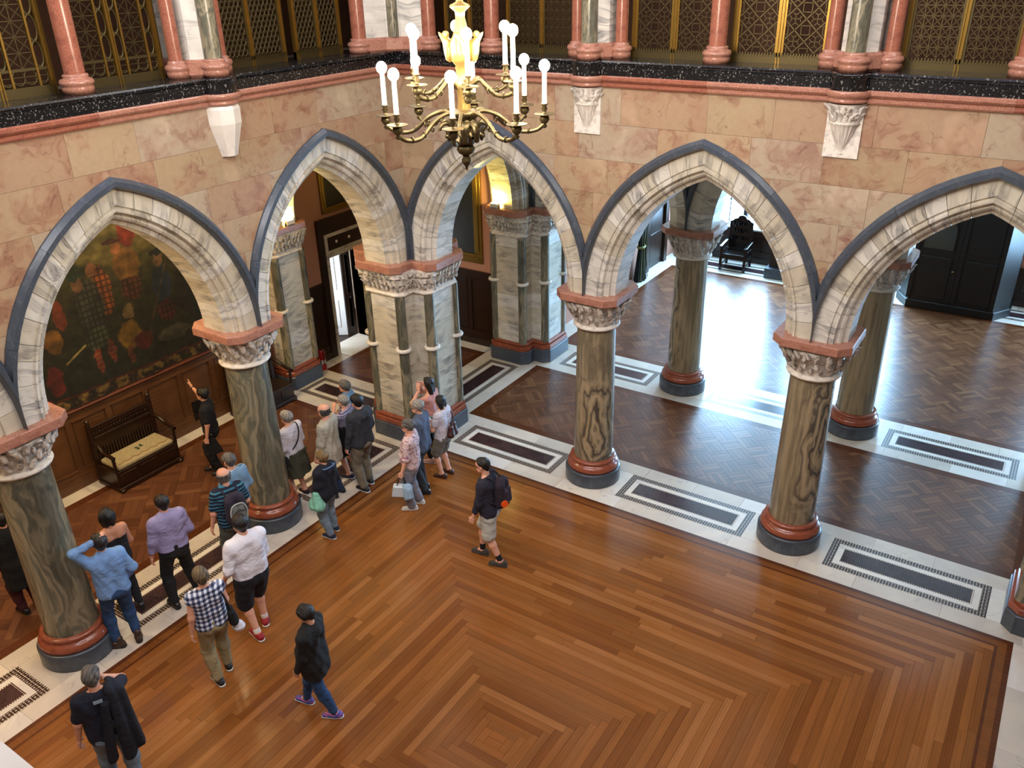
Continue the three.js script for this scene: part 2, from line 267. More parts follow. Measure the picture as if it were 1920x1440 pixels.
// white marble strips with inlaid panels
function inlay(parent, cx, cz, L, W, turn) {
  const g = new THREE.Group(); g.name = 'inlaid_panel'; g.position.set(cx, 0, cz); g.rotation.y = turn; parent.add(g);
  const y0 = -0.02, fr = (L0, W0, t, m, nm, y) => { for (const s of [-1, 1]) { part(nm, uvBox(bx(-L0 / 2, L0 / 2, y0, y, s > 0 ? W0 / 2 - t : -W0 / 2, s > 0 ? W0 / 2 : -W0 / 2 + t)), m, g); part(nm, uvBox(bx(s > 0 ? L0 / 2 - t : -L0 / 2, s > 0 ? L0 / 2 : -L0 / 2 + t, y0, y, -W0 / 2 + t, W0 / 2 - t)), m, g); } };
  fr(L, W, 0.11, M.mosaic, 'mosaic_border', 0.0015);
  fr(L - 0.22, W - 0.22, 0.085, M.slab, 'white_band', 0.001);
  fr(L - 0.39, W - 0.39, 0.02, M.pin, 'pin_line', 0.0015);
  part('porphyry_slab', uvBox(bx(-(L - 0.43) / 2, (L - 0.43) / 2, y0, 0.001, -(W - 0.43) / 2, (W - 0.43) / 2), rnd(), rnd()), M.porphyry, g);
}
function strip(label, cx, cz, L, W, turn, panels, PW = 0.74) {   // local x along the strip; panels: [centre, length]
  const st = struct('floor', label, 'floor', [cx, 0, cz], turn);
  part('bed', bx(-L / 2, L / 2, -0.12, -0.012, -W / 2, W / 2), M.grout, st);
  const j = 0.0015, sl = (x0, x1, z0, z1) => { if (x1 - x0 > 0.02) part('marble_slab', uvBox(bx(x0 + j, x1 - j, -0.02, rr(-0.0004, 0.0006), z0 + j, z1 - j), rnd() * 3, rnd() * 3), SL[Math.floor(rnd() * 3)], st); };
  for (const s of [-1, 1]) { let x = -L / 2; while (x < L / 2 - 0.01) { let e = Math.min(L / 2, x + rr(0.75, 1.15)); if (L / 2 - e < 0.3) e = L / 2; sl(x, e, s > 0 ? PW / 2 : -W / 2, s > 0 ? W / 2 : -PW / 2); x = e; } }
  let x = -L / 2; const P = panels.slice().sort((a, b) => a[0] - b[0]);
  for (const [c, l] of P) { const a = c - l / 2; if (a - x > 0.5) { const m = (x + a) / 2; sl(x, m, -PW / 2, PW / 2); sl(m, a, -PW / 2, PW / 2); } else sl(x, a, -PW / 2, PW / 2); inlay(st, c, 0, l, PW, 0); x = c + l / 2; }
  const m = (x + L / 2) / 2; sl(x, m, -PW / 2, PW / 2); sl(m, L / 2, -PW / 2, PW / 2);
  return st;
}
const three = [[-BAY, 2.1], [0, 2.14], [BAY, 2.14]];
strip('white marble strip with dark inlaid panels under the tan marble columns', 0, -ZC, 2 * CI, SW, 0, three);
strip('white marble strip with inlaid panels under the green marble columns', -ZC, 0, 2 * S, SW, Math.PI / 2, three);
strip('white marble strip along the wooden floor below the gallery on the sunny side', ZC, 0, 2 * S, SW, Math.PI / 2, three);
strip('white marble strip with inlaid panels between passage and entrance hall', 0, -ZF, 2 * CI, SW, 0, three);
strip('marble cross strip between the corner pier and the lit pier behind it', -ZC, -(CI + CO) / 2, CO - CI, SW, Math.PI / 2, [[0, 2.0]]);
strip('marble cross strip between the corner pier and the doorway wall', -(CI + 8.66) / 2, -ZC, 8.66 - CI, SW, 0, [[0, 2.0]]);
strip('marble strip with dark panel below the entrance windows', 0, -17.0, 15.2, 1.3, 0, [[-3.3, 2.2], [3.5, 2.2]]);
{ // narrow marble margins and plain floors out of sight
  const mg = struct('floor', 'narrow white marble margin along the panelled passage wall', 'floor');
  for (let z = -8.66; z < 6; z += 1.1) part('marble_slab', uvBox(bx(-LW, -8.66, -0.1, 0.001, z + 0.001, Math.min(6, z + 1.1) - 0.001), rnd(), rnd()), SL[Math.floor(rnd() * 3)], mg);
  for (let x = -8.66; x < -6.2; x += 0.82) part('marble_slab', uvBox(bx(x + 0.001, Math.min(-6.146, x + 0.82) - 0.001, -0.1, 0.001, -LW, -8.66), rnd(), rnd()), SL[Math.floor(rnd() * 3)], mg);
  for (let z = -16.35; z < -10.1; z += 1.05) part('marble_slab', uvBox(bx(-5.4, -4.95, -0.1, 0.001, z + 0.001, Math.min(-10.03, z + 1.05) - 0.001), rnd(), rnd()), SL[Math.floor(rnd() * 3)], mg);
  const of = struct('floor', 'plain stone floor beyond the arcades', 'floor');
  part('slab', uvBox(bx(-9.0, 9.4, -0.12, -0.001, 4.8, 9.4)), M.slabB, of); part('slab', uvBox(bx(CI, 9.4, -0.12, -0.001, -8.69, 4.8)), M.slabB, of); part('slab', uvBox(bx(4.8, CI, -0.12, -0.001, -8.69, -CI)), M.slabB, of);
}
// ------------------------------------------------------------------ arcades
const PROF = [[0, 0.40], [0.19, 0.40], [0.20, 0.372], [0.224, 0.368], [0.234, 0.394], [0.262, 0.388], [0.277, 0.352], [0.27, 0.33], [0.298, 0.31], [0.318, 0.325], [0.346, 0.298], [0.345, 0.262], [0.37, 0.24], [0.41, 0.22]];
const PROF2 = [[0, 0.40], [0.20, 0.40], [0.23, 0.37], [0.30, 0.33], [0.36, 0.28], [0.41, 0.22]];
const full = P => [...P, ...P.slice().reverse().map(([a, b]) => [a, -b])];
// sweep a closed profile [inset from R, z] along a half pointed arch; f from 0 at the springing to 1 at the apex
function sweep(profile, a, rise, f0, f1, sx, seg, clampX = Infinity, cap = true) {
  const R = (a * a + rise * rise) / (2 * a), c = R - a, n = profile.length, pos = [], uv = [], idx = [];
  const len = [0]; for (let i = 1; i <= n; i++) { const p = profile[i % n], q = profile[i - 1]; len.push(len[i - 1] + Math.hypot(p[0] - q[0], p[1] - q[1])); }
  const ou = rnd() * 3, ov = rnd() * 3;
  for (let s = 0; s <= seg; s++) { const f = f0 + (f1 - f0) * s / seg; for (let i = 0; i <= n; i++) { const [d, z] = profile[i % n], r = R - d, t = f * Math.acos(cl(c / r, -1, 1)); pos.push(sx * Math.min(clampX, r * Math.cos(t) - c), YS + r * Math.sin(t), z); uv.push(len[i] + ou, f * 2.6 + ov); } }
  const m = n + 1; for (let s = 0; s < seg; s++) for (let i = 0; i < n; i++) { const A = s * m + i, B = A + 1, C = A + m, D = C + 1; if (sx > 0) idx.push(A, B, C, B, D, C); else idx.push(A, C, B, B, C, D); }
  if (cap) { const sh = profile.map(p => new THREE.Vector2(p[0], p[1])), tri = THREE.ShapeUtils.triangulateShape(sh, []); for (const s of [0, seg]) { const o = pos.length / 3; for (let i = 0; i < n; i++) { const k = (s * m + i) * 3; pos.push(pos[k], pos[k + 1], pos[k + 2]); uv.push(profile[i][0] + ou, profile[i][1] + ov); } for (const t of tri) { const fl = (s === 0) === (sx > 0); idx.push(o + t[0], o + (fl ? t[2] : t[1]), o + (fl ? t[1] : t[2])); } } }
  const g = new THREE.BufferGeometry(); g.setAttribute('position', new THREE.Float32BufferAttribute(pos, 3)); g.setAttribute('uv', new THREE.Float32BufferAttribute(uv, 2)); g.setIndex(idx);
  return fixWinding(toCreasedNormals(g.toNonIndexed(), 0.55));
}
function fixWinding(g) {            // turn the mesh outside out if its volume comes out negative
  const p = g.attributes.position; let v = 0; const A = new THREE.Vector3(), B = new THREE.Vector3(), C = new THREE.Vector3();
  for (let i = 0; i < p.count; i += 3) { A.fromBufferAttribute(p, i); B.fromBufferAttribute(p, i + 1); C.fromBufferAttribute(p, i + 2); v += A.dot(B.cross(C)); }
  if (v < 0) { for (const k of ['position', 'normal', 'uv']) { const a = g.attributes[k]; if (!a) continue; for (let i = 0; i < a.count; i += 3) for (let c = 0; c < a.itemSize; c++) { const t = a.array[(i + 1) * a.itemSize + c]; a.array[(i + 1) * a.itemSize + c] = a.array[(i + 2) * a.itemSize + c]; a.array[(i + 2) * a.itemSize + c] = t; } } const n = g.attributes.normal; for (let i = 0; i < n.array.length; i++) n.array[i] *= -1; }
  return g;
}
const HOOD = [[0, 0.34], [0, 0.46], [-0.025, 0.505], [-0.08, 0.505], [-0.125, 0.45], [-0.125, 0.34]];
const archCache = {};
function arch(label, pos, turn, a = HB, rise = RISE, fine = true, hood = 1, group) {
  const t = thing('arch', label, 'arch', pos, turn, group), key = [a, rise, fine, hood].join();
  if (!archCache[key]) {
    const L = []; const n = fine ? 12 : 8;
    for (const sx of [-1, 1]) {
      let f = 0; for (let i = 0; i < n; i++) { const f1 = i === n - 1 ? 1 : (i + 1) / n + rr(-0.015, 0.015); L.push(['voussoir', sweep(full(fine ? PROF : PROF2), a, rise, f, f1 - (f1 === 1 ? 0 : 0.0022), sx, 2), WH[Math.floor(rnd() * 3)]]); f = f1; }
      if (hood) for (const [h0, h1] of [[0, 0.3], [0.3, 0.65], [0.65, 1]]) { L.push(['hood_segment', sweep(HOOD, a, rise, h0, h1 - (h1 < 1 ? 0.001 : 0), sx, 5, a), M.grey]); if (hood > 1) L.push(['hood_segment', sweep(HOOD.map(([d, z]) => [d, -z]), a, rise, h0, h1, sx, 5, a), M.grey]); }
    }
    archCache[key] = L;
  }
  for (const [n, g, m] of archCache[key]) part(n, g, m, t);
  return t;
}
function archTop(x, a, rise, off) { const R = (a * a + rise * rise) / (2 * a), c = R - a, q = (R + off) ** 2 - (Math.abs(x) + c) ** 2; return q > 0 ? YS + Math.sqrt(q) : YS; }

// carved leaves
function leafGeo(s) {
  const g = new THREE.SphereGeometry(1, 6, 5), p = g.attributes.position;
  for (let i = 0; i < p.count; i++) { let x = p.getX(i), y = p.getY(i), z = p.getZ(i); const k = 1 - 0.35 * y; x *= k * (1 + 0.25 * Math.sin(y * 7)); z = z * 0.5 + (y > 0 ? y * y * 0.9 : 0); p.setXYZ(i, x * s * 0.55, y * s, z * s * 0.8); }
  g.computeVertexNormals(); return g;
}
function leavesOn(path, rows, size) {      // path: closed list of [x,z, nx,nz]; rows: [y, out, tilt]
  const out = []; let r = 0;
  for (const [y, o, n] of rows) { for (let i = 0; i < n; i++) {
    const t = ((i + (r % 2) * 0.5) / n) * path.length, k = Math.floor(t) % path.length, f = t - Math.floor(t), A = path[k], B = path[(k + 1) % path.length];
    const x = mix(A[0], B[0], f), z = mix(A[1], B[1], f), nx = mix(A[2], B[2], f), nz = mix(A[3], B[3], f), g = leafGeo(size * rr(0.8, 1.2));
    g.rotateZ(rr(-0.5, 0.5)); g.rotateX(rr(-0.1, 0.45)); g.rotateY(Math.atan2(nx, nz) + rr(-0.25, 0.25)); g.translate(x + nx * o, y + rr(-0.012, 0.012), z + nz * o); out.push(g);
  } r++; }
  return uvBox(merge(out));
}
const circlePath = (r, n = 24) => Array.from({ length: n }, (_, i) => { const a = i / n * TAU; return [Math.cos(a) * r, Math.sin(a) * r, Math.cos(a), Math.sin(a)]; });
const cham = (h, c) => [[-h + c, -h], [h - c, -h], [h, -h + c], [h, h - c], [h - c, h], [-h + c, h], [-h, h - c], [-h, -h + c]];
const colGeo = {
  plinth: uvScale(lathe([[0, 0], [0.46, 0], [0.465, 0.02], [0.465, 0.23], [0.45, 0.245], [0.43, 0.26], [0, 0.26]], 48), 2.9, 0.5),
  base: uvScale(lathe([[0.30, 0.26], [0.435, 0.26], [0.435, 0.30], [0.425, 0.34], [0.40, 0.365], [0.375, 0.38], [0.37, 0.40], [0.385, 0.415], [0.385, 0.44], [0.36, 0.455], [0.33, 0.46]], 48), 2.5, 0.35),
  shaft: lathe([[0.325, 0.45], [0.322, 0.9], [0.315, 1.7], [0.305, 2.5], [0.302, 2.84]], 48),
  neck: uvScale(lathe([[0.30, 2.82], [0.355, 2.825], [0.37, 2.85], [0.355, 2.88], [0.31, 2.885]], 40), 2, 0.2),
  bell: uvScale(lathe([[0.305, 2.87], [0.31, 2.95], [0.335, 3.05], [0.385, 3.15], [0.45, 3.22], [0.46, 3.32], [0, 3.32]], 40), 2.2, 0.7),
  abacus: uvBox(prismY(cham(0.515, 0.15), 3.315, YS, 0.012)),
};
const colLeaves = leavesOn(circlePath(0.34), [[2.99, 0.02, 17], [3.09, 0.075, 17], [3.18, 0.125, 19], [3.24, 0.15, 22]], 0.072);
function column(label, x, z, shaftMat, turn = 0, group) {
  const t = thing('marble_column', label, 'column', [x, 0, z], 0, group);
  part('plinth', colGeo.plinth, M.grey, t); part('base_ring', colGeo.base, M.graniteRed, t); const s = part('shaft', colGeo.shaft, shaftMat, t); s.rotation.y = turn;
  part('necking', colGeo.neck, M.plainStone, t); const c = part('capital', colGeo.bell, M.carve, t); part('leaf_carving', colLeaves, M.carve, c); part('abacus', colGeo.abacus, M.granite, t);
  return t;
}
column('tan marble column with an almond-shaped knot, beside the corner pier', -HB, -ZC, M.onyxA, 2.2);
column('tan marble column with dark agate rings, farther from the corner pier', HB, -ZC, M.onyxB, 2.9);
column('green-grey marble column between the crowd and the tour guide', -ZC, -HB, M.greenA, 0.5);
column('green-grey marble column that the man in the blue shirt stands beside', -ZC, HB, M.greenB, 1.4);
column('shaded marble column at the entrance hall edge, before the carved armchair', -HB, -ZF, M.onyxB, 0.3);
column('shaded marble column at the entrance hall edge, before the dark wooden porch', HB, -ZF, M.onyxA, 5.2);

// compound piers: plus-shaped, with a slim shaft on each arm corner
function plusPoly(hl, hw, ch) { const P = []; const q = [[hl - ch, hw], [hl, hw - ch]]; for (let k = 0; k < 4; k++) { const c = [1, 0, -1, 0][k], s = [0, 1, 0, -1][k]; const rot = ([x, y]) => [x * c - y * s, x * s + y * c]; P.push(rot([hl, -(hw - ch)]), rot([hl, hw - ch]), rot([hl - ch, hw]), rot([hw, hw])); const nx = rot([hw, hl - ch]); P.push(nx); } return P; }
function plusPath(hl, hw, ch) { const p = plusPoly(hl, hw, ch), out = []; for (let i = 0; i < p.length; i++) { const A = p[i], B = p[(i + 1) % p.length], L = Math.hypot(B[0] - A[0], B[1] - A[1]), n = Math.max(1, Math.round(L / 0.09)); for (let k = 0; k < n; k++) { const f = k / n; out.push([mix(A[0], B[0], f), mix(A[1], B[1], f), (B[1] - A[1]) / L, -(B[0] - A[0]) / L]); } } return out; }
function clipHalf(poly, a, b, c) { const out = []; for (let i = 0; i < poly.length; i++) { const P = poly[i], Q = poly[(i + 1) % poly.length], dp = a * P[0] + b * P[1] + c, dq = a * Q[0] + b * Q[1] + c; if (dp >= 0) out.push(P); if ((dp >= 0) !== (dq >= 0)) { const t = dp / (dp - dq); out.push([P[0] + (Q[0] - P[0]) * t, P[1] + (Q[1] - P[1]) * t]); } } return out; }
function pier(label, x, z, cut = null) {
  const t = thing('compound_pier', label, 'pier', [x, 0, z]);
  const K = p => cut ? clipHalf(p, ...cut) : p, keep = (a, b) => !cut || cut[0] * a + cut[1] * b + cut[2] > 0.02;
  part('plinth', uvBox(prismY(K(plusPoly(0.86, 0.52, 0.13)), 0, 0.30, 0.015)), M.grey, t);
  part('base_moulding', uvBox(mergeSafe([prismY(K(plusPoly(0.84, 0.50, 0.13)), 0.30, 0.40, 0.012), prismY(K(plusPoly(0.80, 0.465, 0.12)), 0.40, 0.47, 0.02)])), M.graniteRed, t);
  let y = 0.47; while (y < 2.84) { let y1 = Math.min(2.86, y + rr(0.3, 0.46)); if (2.86 - y1 < 0.15) y1 = 2.86; part('marble_course', uvBox(prismY(K(plusPoly(0.745, 0.385, 0.10)), y, y1 - 0.003, 0.0025), rnd() * 3, rnd() * 3), WH[Math.floor(rnd() * 3)], t); y = y1; }
  const sh = uvScale(cyl(0.092, 0.088, 2.40, 0, 1.66, 0, 22), 0.3, 1), ring = new THREE.TorusGeometry(0.11, 0.038, 8, 22); ring.rotateX(Math.PI / 2); ring.translate(0, 1.84, 0);
  for (const [a, b] of [[0.70, 0.345], [0.70, -0.345], [-0.70, 0.345], [-0.70, -0.345], [0.345, 0.70], [-0.345, 0.70], [0.345, -0.70], [-0.345, -0.70]]) if (keep(a, b)) {
    const s = part('slim_shaft', sh, rnd() < 0.5 ? M.greenA : M.greenB, t, 'slim green marble shaft'); s.position.set(a, 0, b); s.rotation.y = rnd() * 6; const r = part('shaft_ring', ring, M.plainStone, s);
  }
  part('necking', uvBox(prismY(K(plusPoly(0.80, 0.455, 0.12)), 2.84, 2.90, 0.02)), M.plainStone, t);
  const cp = part('capital', uvBox(mergeSafe([prismY(K(plusPoly(0.77, 0.43, 0.11)), 2.90, 3.06), prismY(K(plusPoly(0.82, 0.48, 0.13)), 3.06, 3.20), prismY(K(plusPoly(0.87, 0.52, 0.13)), 3.20, 3.31)])), M.carve, t);
  part('leaf_carving', leavesOn(plusPath(0.78, 0.44, 0.11).filter(q => keep(q[0], q[1])), [[3.01, 0.02, 62], [3.11, 0.055, 64], [3.22, 0.085, 70]], 0.07), M.carve, cp);
  part('abacus', uvBox(prismY(K(plusPoly(0.94, 0.515, 0.14)), 3.30, YS, 0.012)), M.granite, t);
  return t;
}
function mergeSafe(a) { return merge(a); }
pier('white marble corner pier with slim green shafts, behind the women in white and pink tops', -ZC, -ZC);
pier('white marble pier with slim shafts, carrying a yellow uplight, behind the corner pier', -ZC, -ZF, [1, 0, 0.47]);
pier('white marble pier where the tan column arcade meets the sunny side', ZC, -ZC);
pier('white marble pier at the dim end of the passage by the entrance hall', ZC, -ZF);
{ // wall pier: one arm standing out from the wall
  const t = thing('compound_pier', 'white marble wall pier with slim green shafts beside the doorway', 'pier', [-LW + 0.045, 0, -ZC]), R = (l, w, c) => [[0, -w], [l - c, -w], [l, -w + c], [l, w - c], [l - c, w], [0, w]];
  const path = (l, w, c) => { const p = R(l, w, c), out = []; for (let i = 0; i < p.length - 1; i++) { const A = p[i], B = p[i + 1], L = Math.hypot(B[0] - A[0], B[1] - A[1]), n = Math.max(1, Math.round(L / 0.09)); for (let k = 0; k < n; k++) out.push([mix(A[0], B[0], k / n), mix(A[1], B[1], k / n), (B[1] - A[1]) / L, -(B[0] - A[0]) / L]); } return out; };
  part('plinth', uvBox(prismY(R(0.50, 0.50, 0.12), 0, 0.30, 0.015)), M.grey, t); part('base_moulding', uvBox(merge([prismY(R(0.48, 0.48, 0.12), 0.30, 0.40, 0.012), prismY(R(0.44, 0.44, 0.11), 0.40, 0.47, 0.02)])), M.graniteRed, t);
  let y = 0.47; while (y < 2.84) { let y1 = Math.min(2.86, y + rr(0.3, 0.46)); if (2.86 - y1 < 0.15) y1 = 2.86; part('marble_course', uvBox(prismY(R(0.385, 0.385, 0.10), y, y1 - 0.003, 0.0025), rnd() * 3, rnd() * 3), WH[Math.floor(rnd() * 3)], t); y = y1; }
  const sh = uvScale(cyl(0.092, 0.088, 2.40, 0, 1.66, 0, 22), 0.3, 1), ring = new THREE.TorusGeometry(0.11, 0.038, 8, 22); ring.rotateX(Math.PI / 2); ring.translate(0, 1.74, 0);
  for (const b of [-0.345, 0.345]) { const s = part('slim_shaft', sh, M.greenB, t, 'slim green marble shaft'); s.position.set(0.345, 0, b); part('shaft_ring', ring, M.plainStone, s); }
  part('necking', uvBox(prismY(R(0.44, 0.44, 0.11), 2.84, 2.90, 0.02)), M.plainStone, t); const cp = part('capital', uvBox(merge([prismY(R(0.42, 0.43, 0.11), 2.90, 3.06), prismY(R(0.47, 0.48, 0.13), 3.06, 3.20), prismY(R(0.52, 0.52, 0.13), 3.20, 3.31)])), M.carve, t);
  part('leaf_carving', leavesOn(path(0.43, 0.44, 0.11), [[3.01, 0.02, 20], [3.11, 0.055, 22], [3.22, 0.085, 24]], 0.07), M.carve, cp); part('abacus', uvBox(prismY(R(0.56, 0.53, 0.14), 3.32, YS, 0.012)), M.granite, t);
}

// arches
arch('pointed marble arch framing the carved armchair and shaded column', [0, 0, -ZC], 0);
arch('pointed marble arch hung over by the chandelier, from corner pier to almond-knot column', [-BAY, 0, -ZC], 0);
arch('pointed marble arch framing the dark wooden porch', [BAY, 0, -ZC], 0);
arch('pointed marble arch framing the tapestry', [-ZC, 0, 0], Math.PI / 2);
arch('pointed marble arch framing the doorway, from corner pier to green column', [-ZC, 0, -BAY], Math.PI / 2);
arch('pointed marble arch past the column of the man in the blue shirt', [-ZC, 0, BAY], Math.PI / 2);
for (const k of [-1, 0, 1]) arch(['shaded arch at the entrance hall, next to the yellow-lit pier', 'shaded arch at the entrance hall between the two shaded columns', 'shaded arch at the entrance hall, before the porch'][k + 1], [k * BAY, 0, -ZF], 0, HB, RISE, false, 1);
for (const k of [-1, 0, 1]) arch('arch of the arcade on the sunny side of the hall', [ZC, 0, k * BAY], -Math.PI / 2, HB, RISE, false, 1, 'sunny side arches');
column('marble column of the arcade on the sunny side of the hall', ZC, HB, M.greenA, 0, 'sunny side columns'); column('marble column of the arcade on the sunny side of the hall', ZC, -HB, M.greenB, 0, 'sunny side columns');
const xa = (ZF - ZC - 2 * HT) / 2;
arch('cross arch lit yellow from below, from corner pier to the pier behind it', [-ZC, 0, -(ZC + ZF) / 2], Math.PI / 2, xa, RISE, true, 2);
arch('cross arch lit yellow from below, from corner pier to the doorway wall', [-7.4, 0, -ZC], 0, 1.505, RISE, true, 2);

// facing and core of the arcade walls
function arcadeWall(name, label, pos, turn, bays, yTop, facing) {    // bays: [centre, half span, rise]; local x
  const w = struct(name, label, 'wall', pos, turn), x0 = bays[0][0] - bays[0][1], x1 = bays[bays.length - 1][0] + bays[bays.length - 1][1];
  const top = (x, off) => { for (const [c, a, r] of bays) if (x >= c - a - 1e-6 && x <= c + a + 1e-6) return archTop(x - c, a, r, off); return YS; };
  { const P = [], n = 160; for (let i = 0; i <= n; i++) { const x = mix(x0, x1, i / n); P.push([x, top(x, -0.02)]); } P.push([x1, yTop], [x0, yTop]); const g = extrudePoly(P, 0.76); g.translate(0, 0, -0.38); part('core', uvBox(g), M.plaster, w); }
  if (!facing) return w;
  const rows = [3.45, 4.05, 4.52, 5.0, 5.47, 5.95, 6.43];
  for (let r = 0; r < rows.length - 1; r++) {
    let x = x0 - (r % 2 ? rr(0.3, 0.6) : 0);
    while (x < x1) {
      let e = x + rr(0.75, 1.3); if (x1 - e < 0.35) e = x1; const a = Math.max(x, x0), b = Math.min(e, x1); x = e;
      // split at arch crowns
      let runs = [], cur = null; const n = Math.max(6, Math.ceil((b - a) / 0.06));
      for (let i = 0; i <= n; i++) { const xx = mix(a, b, i / n), lo = Math.max(rows[r], top(xx, 0.06)); if (lo < rows[r + 1] - 0.004) { if (!cur) runs.push(cur = []); cur.push([xx, lo]); } else cur = null; }
      for (const run of runs) { if (run.length < 2) continue; const A = run[0][0], B = run[run.length - 1][0]; if (B - A < 0.02) continue;
        const simple = run.every(q => q[1] <= rows[r] + 1e-6), bottom = simple ? [run[0], run[run.length - 1]] : run;
        const P = [...bottom.map(([u, v]) => [u, v + 0.0015]), [B, rows[r + 1] - 0.0015], [A, rows[r + 1] - 0.0015]].map(([u, v], i, L) => [u === A ? u + 0.0015 : u === B ? u - 0.0015 : u, v]);
        const g = extrudePoly(P, 0.04); g.translate(0, 0, 0.38 + rr(-0.001, 0.001)); part('marble_block', uvBox(g, rnd() * 3, rnd() * 3), PK[Math.floor(rnd() * PK.length)], w); }
    }
  }
  return w;
}
const BAYS = [-1, 0, 1].map(k => [k * BAY, HB, RISE]);
arcadeWall('wall_back', 'pink veined marble wall above the tan column arcade', [0, 0, -ZC], 0, BAYS, 6.44, true);
arcadeWall('wall_left', 'pink veined marble wall above the tapestry-side arcade', [-ZC, 0, 0], Math.PI / 2, BAYS, 6.44, true);
arcadeWall('wall_right', 'marble wall above the arcade on the sunny side', [ZC, 0, 0], -Math.PI / 2, BAYS, 6.44, true);
arcadeWall('wall_entrance', 'plain wall above the entrance hall arcade', [0, 0, -ZF], 0, BAYS, 6.1, false);
arcadeWall('wall_cross_back', 'plain wall above the cross arch behind the corner pier', [-ZC, 0, -(ZC + ZF) / 2], Math.PI / 2, [[0, xa, RISE]], 6.1, false);
arcadeWall('wall_cross_left', 'plain wall above the cross arch by the doorway', [-7.4, 0, -ZC], 0, [[0, 1.505, RISE]], 6.1, false);
{ const w = struct('wall_front', 'marble wall below the gallery the visitors look down from', 'wall'); part('wall_body', uvBox(bx(-WF, WF, 0, 6.44, WF, WF + 0.84)), M.pink, w);
  const c = struct('wall_corner', 'wall cores over the piers', 'wall'); for (const [x, z] of [[-ZC, -ZC], [ZC, -ZC], [-ZC, -ZF], [ZC, -ZF]]) part('core', uvBox(bx(x - 0.41, x + 0.41, YS + 0.01, z < -8 ? 6.1 : 6.44, z - 0.41, z + 0.41)), M.plaster, c); }
// ------------------------------------------------------------------ cornice, gallery, upper hall
const CORN = [[0, 0], [0.035, 0.0], [0.05, 0.02], [0.05, 0.045], [0.03, 0.06], [0.06, 0.075], [0.085, 0.10], [0.085, 0.135], [0.07, 0.15], [0, 0.15]];
const SHELF = [[0, 0], [0.055, 0], [0.06, 0.12], [0.05, 0.13], [0.075, 0.145], [0.085, 0.165], [0.075, 0.185], [-0.75, 0.185], [-0.75, 0]];
function runProfile(P, x0, x1) { const g = extrudePoly(P.map(([z, y]) => [z, y]), x1 - x0); g.rotateY(-Math.PI / 2); g.translate(x1, 0, 0); return uvBox(fixWinding(g.index ? g.toNonIndexed() : g)); }
function runX(P, x0, x1, y) { const s = extrudePoly(P, x1 - x0); s.rotateY(Math.PI / 2); s.scale(1, 1, -1); s.translate(x0, y, 0); let g = s.index ? s.toNonIndexed() : s; g = fixWinding(g); g.computeVertexNormals(); return uvBox(g, rnd(), rnd()); }
const Y0 = 6.43, YB = 6.58, YT = 6.765;
let trimN = 0;
const halfRing = (pts, y) => { const g = new THREE.LatheGeometry(pts.map(([r, h]) => new THREE.Vector2(r, h)), 24, -Math.PI / 2, Math.PI); g.translate(0, y, 0); return uvScale(g, 0.7, 0.3); };
const sides = [['-z', [0, 0, -WF], 0], ['-x', [-WF, 0, 0], Math.PI / 2], ['+x', [WF, 0, 0], -Math.PI / 2], ['+z', [0, 0, WF + 0.125], Math.PI]];
const sideWords = ['above the tan column arcade', 'above the tapestry-side arcade', 'on the sunny side', 'below the onlooking gallery'];
sides.forEach(([id, pos, turn], k) => {
  const w = sideWords[k];
  const c = struct('trim_' + (++trimN), 'pink granite string course ' + w, 'cornice', pos, turn);
  const n = 6; for (let i = 0; i < n; i++) part('cornice_block', runX(CORN, -WF + i * 2 * WF / n + 0.001, -WF + (i + 1) * 2 * WF / n - 0.001, Y0), rnd() < 0.5 ? M.granite : M.graniteB, c);
  const s = struct('trim_' + (++trimN), 'black flecked marble ledge of the gallery ' + w, 'ledge', pos, turn);
  if (k < 3) for (let i = 0; i < n; i++) part('ledge_block', runX(SHELF, -WF + i * 2 * WF / n + 0.0005, -WF + (i + 1) * 2 * WF / n - 0.0005, YB), M.black, s);
  if (k === 3) { part('ledge_bed', uvBox(bx(-WF, WF, YB, YT - 0.02, -0.75, 0.06)), M.black, s); for (const [z0, z1, m] of [[0.035, 0.085, M.slab], [-0.06, 0.034, M.porphyry], [-0.75, -0.061, M.slab]]) part('ledge_band', uvBox(bx(-WF, WF, YT - 0.02, YT, z0, z1)), m, s); }
  if (k < 3) for (const x of [-HB, HB]) { const a = part('ledge_bow', halfRing([[0, 0.185], [0.235, 0.185], [0.25, 0.165], [0.235, 0.13], [0.225, 0.12], [0.225, 0]], YB), M.black, s); a.position.x = x; const b = part('cornice_bow', halfRing([[0.25, 0.15], [0.265, 0.135], [0.265, 0.10], [0.235, 0.07], [0.215, 0.06], [0.235, 0.04], [0.225, 0.02], [0.2, 0], [0, 0]], Y0), M.granite, c); b.position.x = x; }
});
